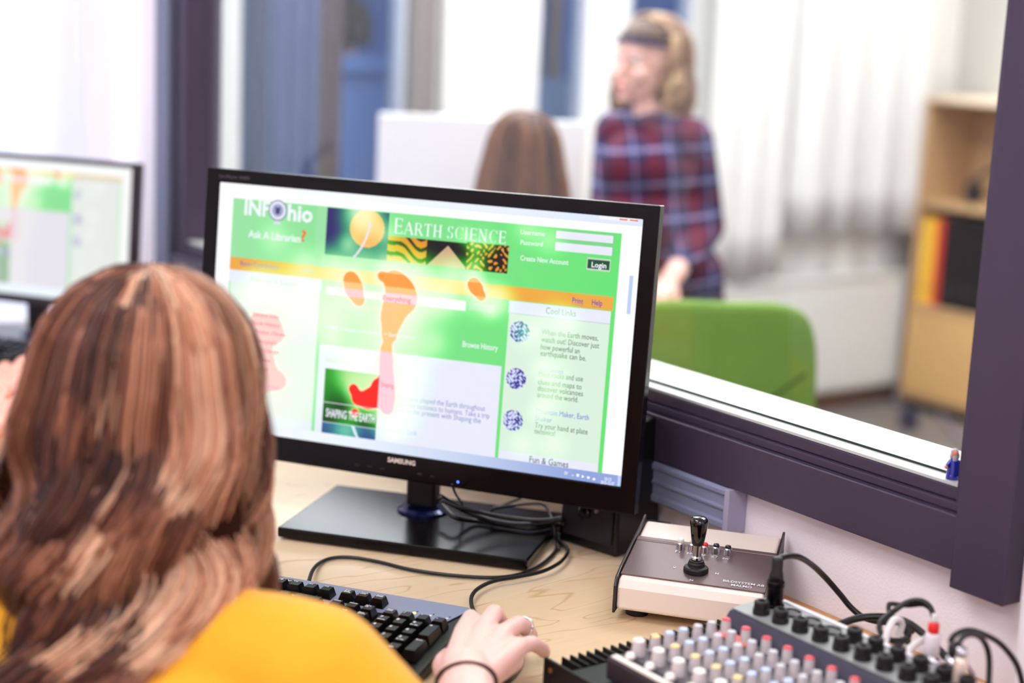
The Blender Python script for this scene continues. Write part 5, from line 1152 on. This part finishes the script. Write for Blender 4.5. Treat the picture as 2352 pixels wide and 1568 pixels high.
nt.links.new(c0, bs.inputs['Base Color'])
T1, T2, T3 = P3(1500, 345), P3(1500, 470), P3(1520, 620)
sh_ = [('c', shN, .052, shF, .050), ('c', P3(1545, 400), .098, P3(1462, 395), .095), ('c', P3(1560, 520), .095, P3(1450, 520), .098), ('c', P3(1570, 640, 3.78), .098, P3(1480, 640, 3.74), .098), ('c', P3(1585, 700, 3.80), .085, P3(1500, 700, 3.76), .085),
       ('c', N1-ORG*.075, .066, N1-ORG*.035, .052), ('c', shN, .053, elN, .044), ('c', elN, .044, elN*.35+wN*.65, .036), ('c', shF, .050, elF, .043), ('c', elF, .043, elF*.3+wF*.7, .036)]
meshobj('shirt', blend(loc_parts(sh_, base), .006, 6), pd, pw)
cl = MB().tube([N1-base+rw*.052+fw*.03-ORG*.012, N1-base+rw*.035-fw*.045+ORG*.012, N1-base-rw*.035-fw*.045+ORG*.012, N1-base-rw*.052+fw*.03-ORG*.012], .016, 10); cl.build('collar', pd, pw, smooth=True)
hz = T3.z-.12
lg = []
for k_ in (-1, 1): a0 = V3(hipc.x, hipc.y, hz)+rw*k_*.07; lg += [('c', a0, .082, V3(a0.x, a0.y, .38)+rw*k_*.02, .058), ('c', V3(a0.x, a0.y, .38)+rw*k_*.02, .056, V3(a0.x, a0.y, .09)+rw*k_*.02, .042)]
meshobj('trousers', blend(loc_parts(lg+[('c', V3(hipc.x, hipc.y, hz)-rw*.06, .095, V3(hipc.x, hipc.y, hz)+rw*.06, .095)], base), .012, 6), denim, pw)
for k_ in (-1, 1):
    a0 = V3(hipc.x, hipc.y, 0)+rw*k_*.09; meshobj('shoe', blend(loc_parts([('c', a0+ORG*.045-fw*.03, .042, a0+ORG*.034+fw*.10, .033)], base), .01, 4), rubber, pw)
HMw = Matrix.Translation(HD-base+ORG*.108-fw*.014) @ Matrix(((rw.x, fw.x, 0), (rw.y, fw.y, 0), (0, 0, 1))).to_4x4()
MB().lathe([(.002, -.003), (.03, -.006), (.06, -.024), (.074, -.05), (.080, -.09), (.080, -.14), (.080, -.19), (.07, -.215)], 40, M=HMw @ Matrix.Translation((0, -.022, 0)) @ Matrix.Diagonal((1, .78, 1, 1))).build('under_hair', mat('brown_under_hair', (.32, .22, .16), .6), pw, smooth=True)
cap(pw, HMw @ Matrix.Translation((0, .006, -.004)), MATS['brown_under_hair'])
wcols = [(.38, .27, .22), (.55, .42, .33), (.74, .60, .45), (.90, .78, .60)]
hair('hair', pw, HMw, [(0, 0), (.035, -.004), (.062, -.022), (.079, -.05), (.088, -.09), (.092, -.14), (.094, -.19), (.088, -.235), (.075, -.26)], (1, 1.06), 3000, 20, .0022, wcols, locks=60, wave=.009, wlen=.12, smax=.2, face=(PI/2, 1.28), seed=12, tmin=.85)
MB().tube([hq(math.sin(t_)*.079, math.cos(t_)*.086-.003, .052-.012*abs(math.sin(t_))) - base for t_ in [-1.3+2.3*i/20 for i in range(21)]], .0048, 8).build('headband', mat('navy_band', (.10, .14, .33), .7), pw, smooth=True)

# seated girl beyond the glass -------------------------------------------
D = 3.32; HD = atd(1203, 372, D); fs_ = V3(_h.x, _h.y, 0); rs_ = fs_.cross(ORG)
base = V3(HD.x-fs_.x*.05, HD.y-fs_.y*.05, 0)
ps = thing('person', 'seated girl with long straight brown hair seen from behind through the glass', 'person', tuple(base))
dz = HD.z-1.03
body, shirt, legs, feet, q = seated(base, fs_, HD, .50, .865+dz)
hp_, hq, _ = head_parts(HD, fs_, .95)
arms = []
sl2 = []
for k_ in (-1, 1):
    s_ = q(k_*.145, 0, .85+dz); e_ = q(k_*.17, .13, .66+dz*.5); w_ = q(k_*.12, .33, .755); hh_, _p, _f = hand_parts(w_, fs_, rs_*k_, ORG, .9, -1 if k_ > 0 else -1); arms += hh_+[('c', e_, .032, w_, .022)]; sl2 += [('c', s_, .052, e_, .043), ('c', e_, .043, e_*.4+w_*.6, .034)]
meshobj('body', blend(loc_parts(body+hp_+arms, base), .005, 5), skin, ps)
meshobj('jumper', blend(loc_parts(shirt+sl2, base), .010, 6), mat('grey_jumper', (.55, .52, .56), .9), ps)
meshobj('trousers', blend(loc_parts(legs, base), .012, 6), denim, ps)
for f_ in feet: meshobj('shoe', blend(loc_parts(f_, base), .01, 4), rubber, ps)
eyes(ps, hq, base)
HMs = Matrix.Translation(HD-base+ORG*.103-fs_*.012) @ Matrix(((rs_.x, fs_.x, 0), (rs_.y, fs_.y, 0), (0, 0, 1))).to_4x4()
prs = [(0, 0), (.035, -.004), (.060, -.022), (.073, -.05), (.082, -.09), (.090, -.13), (.10, -.18), (.105, -.24), (.10, -.32), (.10, -.42)]
MB().lathe([(r*.88+.001, z-.003) for r, z in prs], 40, M=HMs @ Matrix.Translation((0, -.016, 0)) @ Matrix.Diagonal((1, .82, 1, 1))).build('under_hair', mat('chestnut_under_hair', (.24, .15, .11), .6), ps, smooth=True)
hair('hair', ps, HMs, prs, (1, 1.0), 2600, 20, .0022, [(.20, .12, .09), (.36, .22, .16), (.52, .34, .22), (.66, .46, .30)], locks=60, wave=.002, smax=.2, face=(PI/2, .85), seed=21, tmin=.9)
stool('plain office chair the straight-haired girl sits on in the far room', base.x, base.y, .455)

# figure put outdoors in place of a reflection in the glass --------------------------------------
hd_ = ony(792, 62, 4.62); HD = Vector(hd_); base = V3(HD.x, HD.y, 0)
po = thing('person', 'dark-haired navy figure behind the parapet, standing in for a reflection in the glass', 'person', tuple(base))
hp_, hq, _ = head_parts(HD, (_r*-.7-_h*.7), .9)
zf = HD.z
meshobj('body', blend(loc_parts(hp_+[('c', HD-ORG*.06, .04, HD-ORG*.16, .045)], base), .006, 4), skin, po)
eyes(po, hq, base, .9)
meshobj('coat', blend(loc_parts([('c', HD-ORG*.2-rs_*.12, .055, HD-ORG*.2+rs_*.12, .055), ('c', HD-ORG*.3, .12, HD-ORG*.7, .13), ('c', HD-ORG*.2-rs_*.14, .05, HD-ORG*.62-rs_*.18, .04), ('c', HD-ORG*.2+rs_*.14, .05, HD-ORG*.62+rs_*.18, .04)], base), .01, 6), mat('navy_coat', (.08, .11, .26), .9), po)
meshobj('trousers', blend(loc_parts([('c', HD-ORG*.75+rs_*k_*.07, .08, V3(HD.x, HD.y, .08)+rs_*k_*.08, .045) for k_ in (-1, 1)], base), .014, 5), denim, po)
HMo = Matrix.Translation(HD-base+ORG*.100) @ Matrix.Rotation(0, 4, 'Z')
fo = (_r*-.7-_h*.7).normalized()
hair('hair', po, HMo, [(0, 0), (.035, -.003), (.062, -.022), (.078, -.05), (.085, -.10), (.085, -.16)], (1, 1), 1400, 14, .0028, [(.12, .07, .05), (.20, .12, .08), (.28, .18, .12)], locks=40, wave=.003, smax=.3, face=(math.atan2(fo.y, fo.x), .8), seed=31)

# ---------------------------------------------------------------- unseen ceiling lamps, added to light both rooms
def lamp(label, x, y, e=9., w_=.6, l_=1.2):
    t = thing('added_ceiling_light', label, 'lamp', (x, y, 2.6), group='added ceiling panel lamps')
    MB().box(-w_/2-.02, w_/2+.02, -l_/2-.02, l_/2+.02, -.03, -.001).build('housing', white_pl, t, bevel=.004)
    MB().box(-w_/2, w_/2, -l_/2, l_/2, -.034, -.0305).build('diffuser', mat('added_lamp_diffuser_%d' % e, (1, .98, .98), .5, emit=e), t)
lamp('added ceiling panel lamp over the desks of the near room', .0, 1.35, 10)
lamp('added ceiling panel lamp at the back of the near room', -1.2, .6)
lamp('added ceiling panel lamp behind the camera', -.4, -1.0, 14)
lamp('added ceiling panel lamp in the far room above the green chair', 2.6, 1.6, 15)
lamp('added ceiling panel lamp in the far room near the bookcase', 3.9, 2.6, 15)
lamp('added ceiling panel lamp in the far room near the window', 2.2, 3.2, 15)
